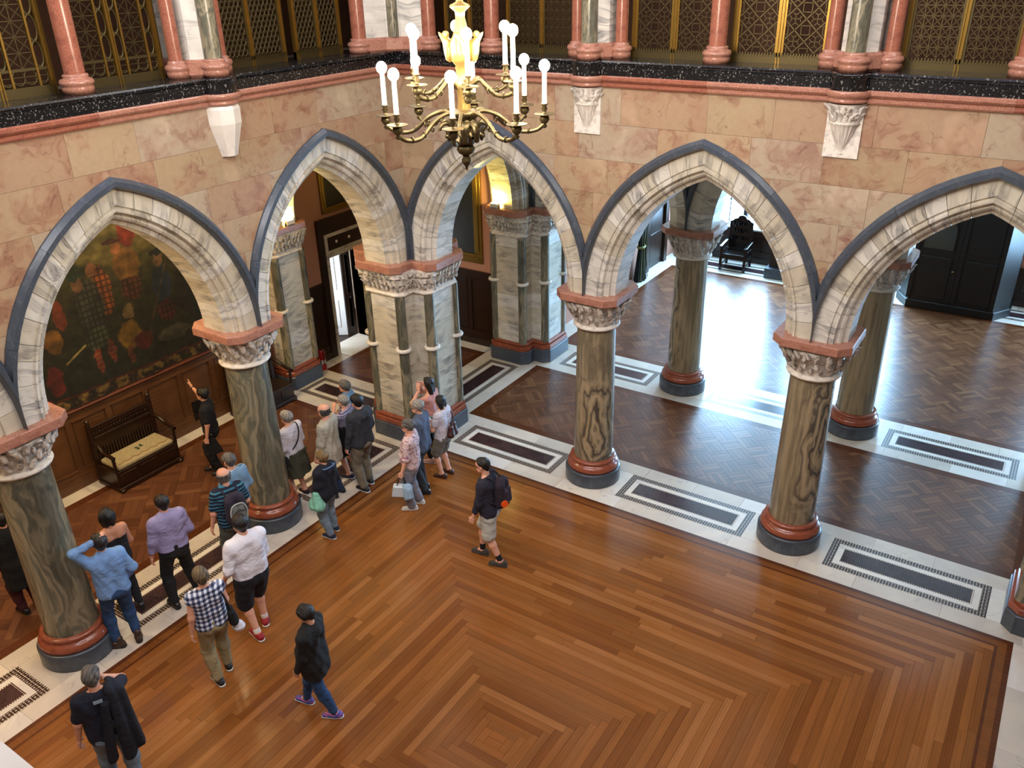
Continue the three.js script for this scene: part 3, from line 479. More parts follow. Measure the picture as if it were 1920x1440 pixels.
// corbels under the ledge
function corbelCarved(label, pos, turn) {
  const t = thing('corbel', label, 'corbel', pos, turn);
  part('backplate', uvBox(bx(-0.20, 0.20, -0.62, 0.02, -0.01, 0.03)), M.plainStone, t);
  const g = new THREE.LatheGeometry([[0.015, -0.60], [0.03, -0.585], [0.05, -0.575], [0.03, -0.56], [0.06, -0.50], [0.12, -0.36], [0.165, -0.235], [0.185, -0.22], [0.165, -0.20], [0.16, -0.12], [0.20, -0.03], [0.22, 0]].map(p => new THREE.Vector2(...p)), 40, -Math.PI / 2, Math.PI);
  const p = g.attributes.position; for (let i = 0; i < p.count; i++) { const y = p.getY(i); if (y > -0.54 && y < -0.23) { const a = Math.atan2(p.getX(i), p.getZ(i)), k = 1 - 0.09 * (0.5 + 0.5 * Math.cos(a * 20)); p.setX(i, p.getX(i) * k); p.setZ(i, p.getZ(i) * k); } } g.computeVertexNormals();
  part('fluted_body', uvScale(g, 0.6, 0.6), M.plainStone, t);
  part('leaf_carving', leavesOn(circlePath(0.155, 24).filter(q => q[3] > -0.1), [[-0.15, 0.005, 10], [-0.075, 0.03, 10]], 0.075), M.carve, t);
  return t;
}
corbelCarved('carved leaf corbel over the almond-knot column', [-HB, Y0, -WF], 0);
corbelCarved('carved leaf corbel over the agate-ringed column', [HB, Y0, -WF], 0);
function corbelBlock(label, z) {
  const t = thing('corbel', label, 'corbel', [-WF, Y0, z], Math.PI / 2);
  const ring = (r, y) => [r, y]; const g = new THREE.LatheGeometry([[0, -0.62], [0.11, -0.62], [0.155, -0.45], [0.22, -0.22], [0.225, -0.04], [0.205, 0]].map(p => new THREE.Vector2(...p)), 4, -Math.PI / 2, Math.PI);
  const q = g.toNonIndexed(); q.computeVertexNormals(); part('block', uvBox(q), M.slab, t);
}
corbelBlock('plain uncarved white corbel block over the green column beside the crowd', -HB);
corbelBlock('plain uncarved white corbel block over the column of the man in blue', HB);

// gallery columns
const gcol = { base: uvScale(lathe([[0, 0], [0.165, 0], [0.165, 0.07], [0.15, 0.08], [0.175, 0.10], [0.18, 0.125], [0.165, 0.15], [0.125, 0.165], [0.135, 0.18], [0.13, 0.20], [0.11, 0.205]], 28), 1, 0.3), shaft: uvScale(cyl(0.108, 0.104, 2.33, 0, 1.363, 0, 28), 0.7, 2.4), thin: uvScale(cyl(0.082, 0.078, 2.33, 0, 1.363, 0, 24), 0.5, 2.4), tbase: uvScale(lathe([[0, 0], [0.13, 0], [0.13, 0.07], [0.12, 0.08], [0.14, 0.10], [0.145, 0.125], [0.13, 0.15], [0.10, 0.165], [0.105, 0.185], [0.085, 0.2]], 28), 1, 0.3) };
const L2W = (side, x, z) => { const v = new THREE.Vector3(x, 0, z).applyAxisAngle(new THREE.Vector3(0, 1, 0), side[2]); return [v.x + side[1][0], YT, v.z + side[1][2]]; };
function galleryColumn(label, side, x, group) { const t = thing('gallery_column', label, 'column', L2W(side, x, -0.19), side[2], group); part('base', gcol.base, M.granite, t); part('shaft', gcol.shaft, M.graniteB, t); }
galleryColumn('pink granite gallery column between the gilt lattice screens', sides[0], 0);
galleryColumn('pink granite gallery column behind the chandelier candles', sides[0], -BAY);
galleryColumn('pink granite gallery column past the agate-ringed column corbel', sides[0], BAY);
galleryColumn('pink granite gallery column between the starred oval-edged screens', sides[1], 0);
galleryColumn('pink granite gallery column between the dark honeycomb screens', sides[1], -BAY);
function galleryCluster(label, side, x) {
  const t = thing('gallery_pier', label, 'pier', L2W(side, x, -0.19), side[2]);
  part('marble_core', uvBox(prismY([[-0.2, 0.02], [-0.09, 0.16], [0.09, 0.16], [0.2, 0.02], [0.2, -0.5], [-0.2, -0.5]], 0.2, 2.53), rnd(), rnd()), M.white, t);
  part('base', uvBox(prismY([[-0.26, 0.04], [-0.12, 0.22], [0.12, 0.22], [0.26, 0.04], [0.26, -0.5], [-0.26, -0.5]], 0, 0.2, 0.03)), M.granite, t);
  const f = part('front_shaft', gcol.shaft, M.greenA, t, 'pale green marble shaft'); f.position.set(0, 0, 0.2); const fb = part('base', gcol.base, M.granite, t); fb.position.set(0, 0, 0.2);
  for (const s of [-1, 1]) { const a = part('side_shaft', gcol.thin, M.graniteB, t); a.position.set(s * 0.33, 0, -0.08); const b = part('base', gcol.tbase, M.granite, t); b.position.set(s * 0.33, 0, -0.08); }
}
galleryCluster('clustered gallery pier of white marble and pink shafts over the almond-knot column', sides[0], -HB);
galleryCluster('clustered gallery pier of white marble and pink shafts over the agate-ringed column', sides[0], HB);
galleryCluster('clustered gallery pier of white marble and pink shafts over the crowd-side green column', sides[1], HB);
galleryCluster('clustered gallery pier of white marble over the column of the man in blue', sides[1], -HB);
{ const t = thing('gallery_pier', 'white marble corner gallery pier with pink shafts, behind the chandelier', 'pier', [-WF, YT, -WF], Math.PI / 4);
  part('marble_core', uvBox(prismY([[-0.42, 0.25], [-0.1, 0.1], [0.1, 0.1], [0.42, 0.25], [0.42, -0.4], [-0.42, -0.4]], 0.2, 2.53)), M.white, t); part('base', uvBox(prismY([[-0.5, 0.38], [-0.12, 0.2], [0.12, 0.2], [0.5, 0.38], [0.5, -0.4], [-0.5, -0.4]], 0, 0.2, 0.03)), M.granite, t);
  const f = part('corner_shaft', gcol.thin, M.greenA, t, 'pale green marble shaft'); f.position.set(0, 0, 0.12);
  for (const s of [-1, 1]) { const a = part('side_shaft', gcol.shaft, M.graniteB, t); a.position.set(s * 0.52, 0, 0.22); const b = part('base', gcol.base, M.granite, t); b.position.set(s * 0.52, 0, 0.22); } }

// bronze lattice screens
function latticeStar(w, h, c) { const o = [], nx = Math.round(w / c), ny = Math.round(h / c), dx = w / nx, dy = h / ny, t = 0.009; for (let i = 1; i < nx; i++) o.push(box(t, h, t, -w / 2 + i * dx, h / 2, 0)); for (let j = 1; j < ny; j++) o.push(box(w, t, t, 0, j * dy, 0)); for (let i = 0; i < nx; i++) for (let j = 0; j < ny; j++) { const x = -w / 2 + i * dx, y = j * dy; o.push(bar([x, y, 0], [x + dx, y + dy, 0], t * 0.8, t * 0.8), bar([x + dx, y, 0], [x, y + dy, 0], t * 0.8, t * 0.8)); } return o; }
function latticeDiag(w, h, c) { const o = [], nx = Math.round(w / c), ny = Math.round(h / c), dx = w / nx, dy = h / ny; for (let i = 0; i < nx; i++) for (let j = 0; j < ny; j++) { const x = -w / 2 + (i + 0.5) * dx, y = (j + 0.5) * dy, a = dx * 0.27, b = dy * 0.27, s = 0.008;
  o.push(bar([x - dx / 2, y, 0], [x, y + dy / 2, 0], 0.013, 0.013), bar([x, y + dy / 2, 0], [x + dx / 2, y, 0], 0.013, 0.013), bar([x + dx / 2, y, 0], [x, y - dy / 2, 0], 0.013, 0.013), bar([x, y - dy / 2, 0], [x - dx / 2, y, 0], 0.013, 0.013));
  o.push(box(dx * 0.36, s, s, x, y, 0), box(s, dy * 0.36, s, x, y, 0)); for (const [p, q] of [[1, 1], [1, -1], [-1, 1], [-1, -1]]) { const mx = x + p * dx * 0.18, my = y + q * dy * 0.18; o.push(bar([x + p * dx * 0.18, y, 0], [x + p * a, y + q * b * 0.5, 0], s, s), bar([x, y + q * dy * 0.18, 0], [x + p * a * 0.5, y + q * b, 0], s, s), box(dx * 0.2, s, s, x + p * dx * 0.4, y + q * dy * 0.30, 0), box(s, dy * 0.2, s, x + p * dx * 0.30, y + q * dy * 0.4, 0)); } } return o; }
function latticeHex(w, h, c) { const o = [], nx = Math.round(w / c), dx = w / nx, dy = dx * 0.9, ny = Math.round(h / dy); for (let j = 0; j < ny; j++) for (let i = 0; i <= nx; i++) { const x = -w / 2 + (i + (j % 2) * 0.5) * dx, y = (j + 0.5) * h / ny; if (x > w / 2 + 0.001) continue; const g = new THREE.TorusGeometry(dx * 0.47, 0.010, 4, 6); g.rotateZ(Math.PI / 6); g.translate(x, y, 0); o.push(g); } return o; }
function ovals(x, h, n, rx) { const o = []; for (let i = 0; i < n; i++) { const g = new THREE.TorusGeometry(1, 0.22, 4, 16); g.scale(rx, h / n * 0.5, 0.02); g.translate(x, (i + 0.5) * h / n, 0); o.push(g); } return o; }
function screen(label, side, x0, x1, kind) {
  const t = thing('lattice_screen', label, 'screen', L2W(side, (x0 + x1) / 2, -0.46), side[2]), W = x1 - x0, H = 2.4, post = 0.055;
  part('sill_rail', box(W, 0.10, 0.06, 0, 0.05, 0), M.bronze, t); if (kind !== 'star') part('beaded_rail', merge(Array.from({ length: Math.floor(W / 0.035) }, (_, i) => box(0.018, 0.05, 0.02, -W / 2 + (i + 0.5) * 0.035, 0.10, 0.03))), M.bronze, t);
  for (const s of [-1, 0, 1]) { const p = part('post', mergeSafe([box(post, H, 0.05, 0, H / 2, 0), box(0.014, H, 0.02, -0.018, H / 2, 0.03), box(0.014, H, 0.02, 0.018, H / 2, 0.03)]), M.gilt, t, 'gilt reeded post'); p.position.x = s * (W - post) / 2; }
  const pw = (W - 3 * post) / 2;
  for (const s of [-1, 1]) {
    const cx = s * (pw + post) / 2; let g;
    if (kind === 'star') { const bw = 0.10; g = [...latticeStar(pw - 2 * bw, 1.55, 0.155).map(q => { q.translate(0, 0.28, 0); return q; }), ...ovals(-pw / 2 + bw / 2, 1.55, 6, bw / 2).map(q => { q.translate(0, 0.28, 0); return q; }), ...ovals(pw / 2 - bw / 2, 1.55, 6, bw / 2).map(q => { q.translate(0, 0.28, 0); return q; }), box(pw, 0.03, 0.03, 0, 0.27, 0), box(pw, 0.03, 0.03, 0, 1.85, 0), ...[0.14, 0.2].map(y => box(pw, 0.008, 0.01, 0, y, 0))];
      for (let i = 0; i < 4; i++) for (const y of [0.19, 1.95]) { const o = new THREE.TorusGeometry(1, 0.16, 4, 14); o.scale(pw / 8, 0.075, 0.02); o.translate(-pw / 2 + (i + 0.5) * pw / 4, y, 0); g.push(o); }
    } else g = (kind === 'diag' ? latticeDiag(pw, H - 0.15, 0.24) : kind === 'hex' ? latticeHex(pw, H - 0.15, 0.075) : latticeStar(pw - 0.04, H - 0.15, 0.105)).map(q => { q.translate(0, 0.13, 0); return q; });
    const lt = part('lattice', merge(g), M.bronze, t); lt.position.x = cx;
    for (const e of kind === 'star' ? [-1, 1] : [-1, 1]) { const st = part('stile', box(0.024, H - 0.1, 0.035, 0, H / 2 + 0.05, 0.005), kind === 'star' || kind === 'diag' ? M.gilt : M.bronze, lt); st.position.x = kind === 'star' ? e * (pw / 2 - 0.11) : e * (pw / 2 - 0.012); }
  }
}
const gapC = 0.40, gapS = 0.09;
screen('bronze star-lattice screen half hidden by the chandelier, next to the corner', sides[0], -WF + 0.66, -BAY - gapS, 'fine');
screen('bronze star-lattice screen behind the chandelier bulbs', sides[0], -BAY + gapS, -HB - gapC, 'fine');
screen('bronze diagonal lattice screen beside the almond-knot column cluster', sides[0], -HB + gapC, -gapS, 'diag');
screen('glowing gilt diagonal lattice screen before the agate-ringed column cluster', sides[0], gapS, HB - gapC, 'diag');
screen('bronze eight-point star lattice screen past the agate-ringed column cluster', sides[0], HB + gapC, BAY - gapS, 'fine');
screen('bronze lattice screen at the far end of the tan column gallery', sides[0], BAY + gapS, WF - 0.6, 'fine');
screen('dark honeycomb screen next to the corner gallery pier', sides[1], BAY + gapS, WF - 0.66, 'hex');
screen('dark honeycomb screen beside the crowd-side gallery cluster', sides[1], HB + gapC, BAY - gapS, 'hex');
screen('bronze star screen with oval borders beside the crowd-side gallery cluster', sides[1], gapS, HB - gapC, 'star');
screen('bronze star screen with oval borders past the lone gallery column', sides[1], -HB + gapC, -gapS, 'star');

// gallery rooms, upper walls, ceilings
{ const g = struct('ceiling', 'ceilings of the passages under the gallery', 'ceiling');
  part('slab', bx(-9.4, 9.4, 6.1, 6.42, -9.4, -5.9), M.plaster, g); part('slab', bx(-9.4, -5.9, 6.1, 6.42, -5.9, 9.4), M.plaster, g); part('slab', bx(5.9, 9.4, 6.1, 6.42, -5.9, 9.4), M.plaster, g); part('slab', bx(-5.9, 5.9, 6.1, 6.42, 5.9, 9.4), M.plaster, g);
  const e = struct('ceiling', 'ceiling of the entrance hall', 'ceiling'); part('slab', bx(-5.8, 8.2, 5.6, 5.9, -18.2, -9.4), M.plaster, e);
  const u = struct('wall_gallery', 'dim brown back walls of the gallery', 'wall'); const gm = hex(0x5a3a26, { roughness: 0.8 });
  part('wall_body', bx(-9.4, 9.4, 6.42, 9.6, -9.4, -8.9), gm, u); part('wall_body', bx(-9.4, -8.9, 6.42, 9.6, -8.9, 9.4), gm, u); part('wall_body', bx(8.9, 9.4, 6.42, 9.6, -8.9, 9.4), gm, u); part('wall_body', bx(-8.9, 8.9, 6.42, 9.6, 8.9, 9.4), gm, u);
  const c = struct('ceiling', 'ceilings of the gallery', 'ceiling'); part('slab', bx(-9.4, 9.4, 9.3, 9.6, -9.4, -WF), M.plaster, c); part('slab', bx(-9.4, 9.4, 9.3, 9.6, WF, 9.4), M.plaster, c); part('slab', bx(-9.4, -WF, 9.3, 9.6, -WF, WF), M.plaster, c); part('slab', bx(WF, 9.4, 9.3, 9.6, -WF, WF), M.plaster, c);
  const r = struct('ceiling', 'vault of the hall high above', 'ceiling'); part('slab', bx(-5.9, 5.9, 16, 16.4, -5.9, 5.9), hex(0x6f7690, { roughness: 0.8 }), r);
  const up = struct('wall_clerestory', 'upper marble walls with clerestory windows', 'wall'), um = M.pinkD;
  for (const [id, pos, turn] of sides) { const grp = new THREE.Group(); grp.name = 'clerestory_side'; grp.position.set(...pos); grp.rotation.y = turn; up.add(grp); const wx = [-WF, -BAY - 0.95, -BAY + 0.95, -0.95, 0.95, BAY - 0.95, BAY + 0.95, WF];
    for (let i = 0; i < 8; i += 2) part('wall_pier', uvBox(bx(wx[i], wx[i + 1], 10.3, 14.5, -0.7, 0)), um, grp); part('wall_band', uvBox(bx(-WF - 0.7, WF + 0.7, 9.6, 10.3, -0.7, 0)), um, grp); part('wall_band', uvBox(bx(-WF - 0.7, WF + 0.7, 14.5, 16, -0.7, 0)), um, grp); }
}
let winN = 0;
function areaLight(x, y, z, w, h, dx, dz, rad, col, dy = 0) { const l = new THREE.RectAreaLight(new THREE.Color(...col), rad, w, h); l.position.set(x, y, z); l.lookAt(x + dx, y + dy, z + dz); l.name = 'window_daylight'; scene.add(l); return l; }
for (const [x, y, z, w, h, dx, dz, rad, col] of CLERE) {
  const t = struct('window_' + (++winN), 'tall clerestory window of pale glass', 'window', [x, y, z], Math.atan2(dx, dz));
  part('pane', box(w, h, 0.02, 0, 0, -0.1), std({ color: 0x888888, emissive: new THREE.Color(...col), emissiveIntensity: Math.min(rad, 6) * 0.6 }), t);
  for (const k of [-1, 0, 1]) part('mullion', box(0.06, h, 0.08, k * w / 2.2, 0, -0.06), M.iron, t);
  areaLight(x + dx * 0.02, y, z + dz * 0.02, w, h, dx, dz, rad, col);
}
// ------------------------------------------------------------------ passage walls, wainscot, doorway
function wainscot(name, label, pos, turn, L, H, n, mat = M.panel, gaps = []) {     // local x along the wall, +z into the room
  const w = struct(name, label, 'panelling', pos, turn), st = 0.11, pw = (L - st) / n;
  part('skirting', uvBox(bx(0, L, 0, 0.16, 0, 0.06)), mat, w); part('skirting_cap', uvBox(bx(0, L, 0.16, 0.20, 0, 0.045)), mat, w);
  part('back_board', uvBox(bx(0, L, 0.2, H, 0, 0.012)), mat, w);
  part('bottom_rail', uvBox(bx(0, L, 0.20, 0.32, 0.012, 0.035)), mat, w); part('top_rail', uvBox(bx(0, L, H - 0.16, H, 0.012, 0.035)), mat, w); part('cap_moulding', uvBox(bx(0, L, H - 0.02, H + 0.035, 0, 0.06)), mat, w);
  for (let i = 0; i <= n; i++) part('stile', uvBox(bx(i * pw, i * pw + st, 0.32, H - 0.16, 0.012, 0.035), rnd(), rnd()), mat, w);
  for (let i = 0; i < n; i++) { const g = rbox(pw - st - 0.05, H - 0.16 - 0.32 - 0.05, 0.014, 0.006, i * pw + st + (pw - st) / 2, (H + 0.16) / 2, 0.019); part('panel', uvBox(g, rnd(), rnd()), mat, w);
    const x0 = i * pw + st, x1 = (i + 1) * pw; part('panel_moulding', uvBox(merge([bx(x0, x1, H - 0.185, H - 0.16, 0.012, 0.045), bx(x0, x1, 0.32, 0.345, 0.012, 0.045)])), mat, w); }
  return w;
}
{ const w = struct('wall_passage', 'salmon painted passage walls above the panelling', 'wall');
  const D0 = -8.0, D1 = -6.93;
  part('wall_body', bx(-9.4, -LW, 0, 6.1, D1, 9.4), M.salmon, w); part('wall_body', bx(-9.4, -LW, 0, 6.1, -9.4, D0), M.salmon, w); part('wall_body', bx(-9.4, -LW, 2.75, 6.1, D0, D1), M.salmon, w);
  part('wall_body', bx(-LW, -5.93, 0, 6.1, -9.4, -LW), M.salmon, w);
  const r = struct('wall_end', 'plain walls closing the passages out of sight', 'wall'); part('wall_body', bx(9, 9.4, 0, 6.1, -9.4, 9.4), M.salmon, r); part('wall_body', bx(-9.4, 9.4, 0, 6.1, 9.0, 9.4), M.salmon, r);
  part('wall_body', bx(6.42, 9.4, 0, 6.1, -9.4, -9.0), M.salmon, r);
}
wainscot('baseboard_left', 'oak panelling under the tapestry', [-LW, 0, 6.0], Math.PI / 2, 11.05, 1.40, 15);
wainscot('baseboard_corner', 'dark panelling between the wall pier and the doorway', [-LW, 0, -5.95], Math.PI / 2, 0.78, 1.75, 1, M.darkOak);
wainscot('baseboard_beside_door', 'dark panelling past the doorway', [-LW, 0, -8.15], Math.PI / 2, 0.83, 1.75, 1, M.darkOak);
wainscot('baseboard_back', 'dark tall panelling under the gilt framed picture behind the corner pier', [-LW, 0, -LW], 0, 3.05, 1.75, 4, M.darkOak);
{ const t = struct('door_1', 'doorway with white marble jambs and dark oak surround', 'doorway', [-LW, 0, -7.465], Math.PI / 2);   // local x -> -z
  const W = 0.535;
  for (const s of [-1, 1]) { part('marble_jamb', uvBox(bx(s > 0 ? W : -W - 0.11, s > 0 ? W + 0.11 : -W, 0, 2.80, -0.38, 0.05), rnd(), rnd()), M.whiteB, t); part('oak_surround', uvBox(bx(s > 0 ? W + 0.11 : -W - 0.27, s > 0 ? W + 0.27 : -W - 0.11, 0, 2.96, 0, 0.07)), M.dark, t); }
  part('marble_lintel', uvBox(bx(-W, W, 2.27, 2.42, -0.38, 0.05)), M.whiteB, t); part('marble_head', uvBox(bx(-W, W, 2.72, 2.80, -0.38, 0.05)), M.whiteB, t); part('over_panel', uvBox(bx(-W, W, 2.42, 2.72, -0.2, 0.02)), M.dark, t);
  for (const x of [-0.25, 0.15]) { const b = new THREE.SphereGeometry(0.035, 10, 8); b.scale(1, 1, 0.5); b.translate(x, 2.57, 0.025); part('carved_boss', b, M.plainStone, t); }
  part('oak_head', uvBox(bx(-W - 0.27, W + 0.27, 2.96, 3.14, 0, 0.08)), M.dark, t); part('oak_head_infill', uvBox(bx(-W - 0.11, W + 0.11, 2.80, 2.96, 0, 0.055)), M.dark, t);
  part('marble_threshold', uvBox(bx(-W, W, -0.1, 0.012, -0.4, 0.33)), M.slab, t);
  const lobby = struct('wall_lobby', 'bare lobby beyond the doorway', 'wall'); part('wall_body', bx(-11.2, -11.0, 0, 3, -9.2, -6), M.plaster, lobby); part('wall_body', bx(-11, -9.4, 0, 3, -6.2, -6), M.plaster, lobby); part('wall_body', bx(-11, -9.4, 0, 3, -9.4, -9.2), M.plaster, lobby); part('ceiling_slab', bx(-11.2, -9.4, 3, 3.2, -9.4, -6), M.plaster, lobby); part('floor_slab', uvBox(bx(-11.2, -9.4, -0.1, 0, -9.4, -6)), M.darkOak, lobby);
  // door leaves standing open in the lobby
  const leaf = (name, label, A, B, H, mat, dark) => { const L = Math.hypot(B[0] - A[0], B[1] - A[1]), d = struct(name, label, 'door', [A[0], 0, A[1]], -Math.atan2(B[1] - A[1], B[0] - A[0])); part('leaf', uvBox(rbox(L, H, 0.045, 0.005, L / 2, H / 2 + 0.01, 0)), mat, d);
    for (const [y0, y1] of dark ? [[0.25, 0.95], [1.1, 2.0]] : [[0.22, 0.9], [1.15, 2.0]]) for (const z of [-1, 1]) { part('raised_panel', uvBox(rbox(L - 0.28, y1 - y0, 0.02, 0.008, L / 2, (y0 + y1) / 2, z * 0.026)), mat, d); }
    if (!dark) for (const x of [0.3, 0.45, 0.6]) part('dark_slot', bx(x * L / 0.9 - 0.03, x * L / 0.9 + 0.03, 0.28, 0.84, 0.03, 0.042), M.dark, d);
    if (!dark) { const o = new THREE.TorusGeometry(0.2, 0.025, 6, 24); o.scale(1, 1.5, 1); o.translate(L / 2, 1.58, 0.045); part('carved_oval', o, M.iron, d); }
    const k = new THREE.SphereGeometry(0.03, 10, 8); k.translate(L - 0.08, 1.02, 0.05); part('knob', k, M.brass, d); };
  leaf('door_2', 'dark panelled door leaf standing open inside the doorway', [-9.42, -7.99], [-9.53, -7.80], 2.25, M.dark, true);
  leaf('door_3', 'white painted panelled door with oval moulding inside the doorway', [-9.56, -7.82], [-10.35, -7.28], 2.25, M.paintWhite, false);
  const lw = struct('window_' + (++winN), 'lobby window out of sight beyond the doorway', 'window', [-10.3, 1.7, -6.23]); part('pane', box(0.9, 1.4, 0.02), std({ color: 0x888888, emissive: new THREE.Color(0.8, 0.9, 1), emissiveIntensity: 3 }), lw); part('frame', merge([box(1.0, 0.06, 0.06, 0, 0.73, 0), box(1.0, 0.06, 0.06, 0, -0.73, 0), box(0.06, 1.4, 0.06, -0.48, 0, 0), box(0.06, 1.4, 0.06, 0.48, 0, 0)]), M.paintWhite, lw);
  areaLight(-10.3, 1.7, -6.26, 0.9, 1.4, 0, -1, 22, [0.8, 0.9, 1.0]);
}
// tapestry: a woven landscape with loosely drawn figures in plaid
{
  const Z0 = -0.15, W = 4.1, H = 3.7, YB0 = 1.42;
  const blobs = [ // [z, y, rz, ry, colour, plaid]
    [-1.42, 3.95, 0.42, 0.42, [0.10, 0.13, 0.06], 0], [-2.5, 4.25, 0.7, 0.5, [0.40, 0.35, 0.16], 0], [-2.2, 3.95, 0.9, 0.35, [0.36, 0.31, 0.15], 0],
    [-2.40, 4.02, 0.17, 0.22, [0.42, 0.13, 0.08], 0], [-2.27, 3.50, 0.24, 0.30, [0.42, 0.28, 0.12], 0], [-2.15, 3.83, 0.10, 0.12, [0.50, 0.30, 0.18], 0], [-2.12, 3.95, 0.15, 0.05, [0.26, 0.11, 0.08], 0], [-2.28, 3.10, 0.20, 0.20, [0.30, 0.14, 0.09], 1],
    [-1.78, 3.20, 0.16, 0.42, [0.48, 0.24, 0.10], 1], [-1.66, 3.60, 0.09, 0.12, [0.52, 0.32, 0.20], 0], [-1.50, 3.00, 0.24, 0.48, [0.20, 0.19, 0.15], 1], [-1.36, 3.44, 0.10, 0.11, [0.40, 0.27, 0.17], 0], [-1.38, 3.55, 0.15, 0.05, [0.10, 0.16, 0.13], 0], [-1.50, 2.45, 0.22, 0.20, [0.24, 0.25, 0.16], 1],
    [-1.42, 2.05, 0.07, 0.26, [0.48, 0.22, 0.12], 2], [-1.68, 2.15, 0.06, 0.22, [0.42, 0.18, 0.10], 2], [-2.85, 2.98, 0.20, 0.34, [0.10, 0.14, 0.20], 0], [-2.88, 3.43, 0.10, 0.13, [0.46, 0.32, 0.22], 0], [-2.88, 3.55, 0.16, 0.05, [0.07, 0.08, 0.10], 0], [-2.86, 2.50, 0.20, 0.20, [0.28, 0.10, 0.07], 1], [-3.25, 2.70, 0.16, 0.40, [0.12, 0.09, 0.07], 0],
    [-2.05, 2.30, 0.22, 0.24, [0.42, 0.30, 0.08], 0], [-2.12, 2.70, 0.10, 0.14, [0.42, 0.33, 0.2], 0], [-2.3, 2.12, 0.18, 0.16, [0.30, 0.08, 0.06], 0], [-2.0, 1.95, 0.06, 0.16, [0.40, 0.20, 0.12], 0], [-0.75, 2.65, 0.16, 0.20, [0.46, 0.30, 0.10], 0], [-0.95, 3.05, 0.10, 0.26, [0.44, 0.18, 0.10], 0], [-0.62, 2.0, 0.14, 0.26, [0.36, 0.11, 0.08], 0], [-2.9, 2.05, 0.34, 0.14, [0.26, 0.24, 0.18], 0],
  ];
  const t1 = tex(512, 512, (u, v) => {
    const z = Z0 - u * W, y = YB0 + v * H, n = fbm(u * 6, v * 6, 6, 4, 11), f = fbm(u * 40, v * 40, 40, 3, 19), wz = fbm(u * 22, v * 22, 22, 3, 31) * 0.085, wy = fbm(u * 22 + 5, v * 22, 22, 3, 41) * 0.085;
    let c = mix3([0.13, 0.12, 0.06], [0.34, 0.30, 0.14], ss(2.6, 4.3, y + n * 0.9)); c = mix3(c, [0.08, 0.08, 0.045], ss(0.1, 0.4, n) * 0.6);
    for (const [bz, by, a, b, col, pl] of blobs) { const d = Math.hypot((z + wz - bz) / a, (y + wy - by) / b); if (d < 1.12) { let k = col; if (pl === 1) { const s = (Math.sin(z * 70) > 0.55 || Math.sin(y * 62) > 0.55) ? 0.55 : 1.08; k = col.map(q => q * s); } if (pl === 2) { const s = Math.sin(y * 75) > 0 ? 1.25 : 0.75; k = [col[0], col[1] * s, col[2] * s]; } c = mix3(c, k, ss(1.12, 0.9, d)); } }
    const s1 = Math.abs((z + 1.05) * 0.5 + (y - 2.32)) < 0.02 && z > -1.25 && z < -0.85; if (s1) c = [0.6, 0.52, 0.26];
    if (Math.abs((y - 3.3) + (z + 3.0) * 1.9) < 0.03 && y > 2.1 && y < 3.6) c = mix3(c, [0.30, 0.20, 0.13], 0.8);
    const e = Math.min(v * H, u * W, (1 - u) * W); if (e < 0.235) { const m = fbm(u * 34, v * 34, 34, 3, 51), k = Math.sin((v * H < 0.235 ? u * W : v * H) * 17); c = mix3([0.15, 0.10, 0.05], [0.52, 0.40, 0.17], ss(-0.15, 0.3, m + 0.15 * k)); c = mix3(c, [0.10, 0.17, 0.08], ss(0.2, 0.35, -m)); } if (e < 0.04 || (e > 0.215 && e < 0.25)) c = [0.30, 0.10, 0.06];
    const med = Math.hypot((z + 0.38), (y - 1.64)); if (med < 0.12) c = [0.42, 0.13, 0.06]; else if (med < 0.16) c = [0.12, 0.11, 0.09];
    const shade = 0.72 + 0.5 * fbm(u * 18, v * 18, 18, 3, 61); return c.map(x => x * shade + f * 0.05);
  });
  const t = thing('tapestry', 'large woven tapestry of figures in plaid outdoors, above the oak bench', 'tapestry', [-LW + 0.03, YB0, Z0], Math.PI / 2);
  const g = new THREE.PlaneGeometry(W, H, 60, 20); const p = g.attributes.position; for (let i = 0; i < p.count; i++) p.setZ(i, 0.012 * Math.sin(p.getX(i) * 5 + 1) + 0.006 * Math.sin(p.getX(i) * 13)); g.computeVertexNormals(); g.translate(W / 2, H / 2, 0.025);
  part('woven_cloth', g, std({ map: t1, roughness: 0.95, bumpMap: tex(256, 256, (u, v) => { const q = 0.5 + 0.5 * Math.sin(v * 256 * 0.8) * 0.5 + rnd() * 0.2; return [q, q, q]; }, 0.1, 0.1, false), bumpScale: 0.002 }), t);
  const lining = g.clone(); lining.translate(0, 0, -0.015); part('lining', lining, hex(0x2a1c12, { roughness: 1 }), t);
  const rod = cyl(0.022, 0.022, W + 0.1, 0, 0, 0, 12); rod.rotateZ(Math.PI / 2); rod.translate(W / 2, -0.015, 0.03); part('bottom_rod', rod, hex(0x5a2814, { roughness: 0.5 }), t);
}
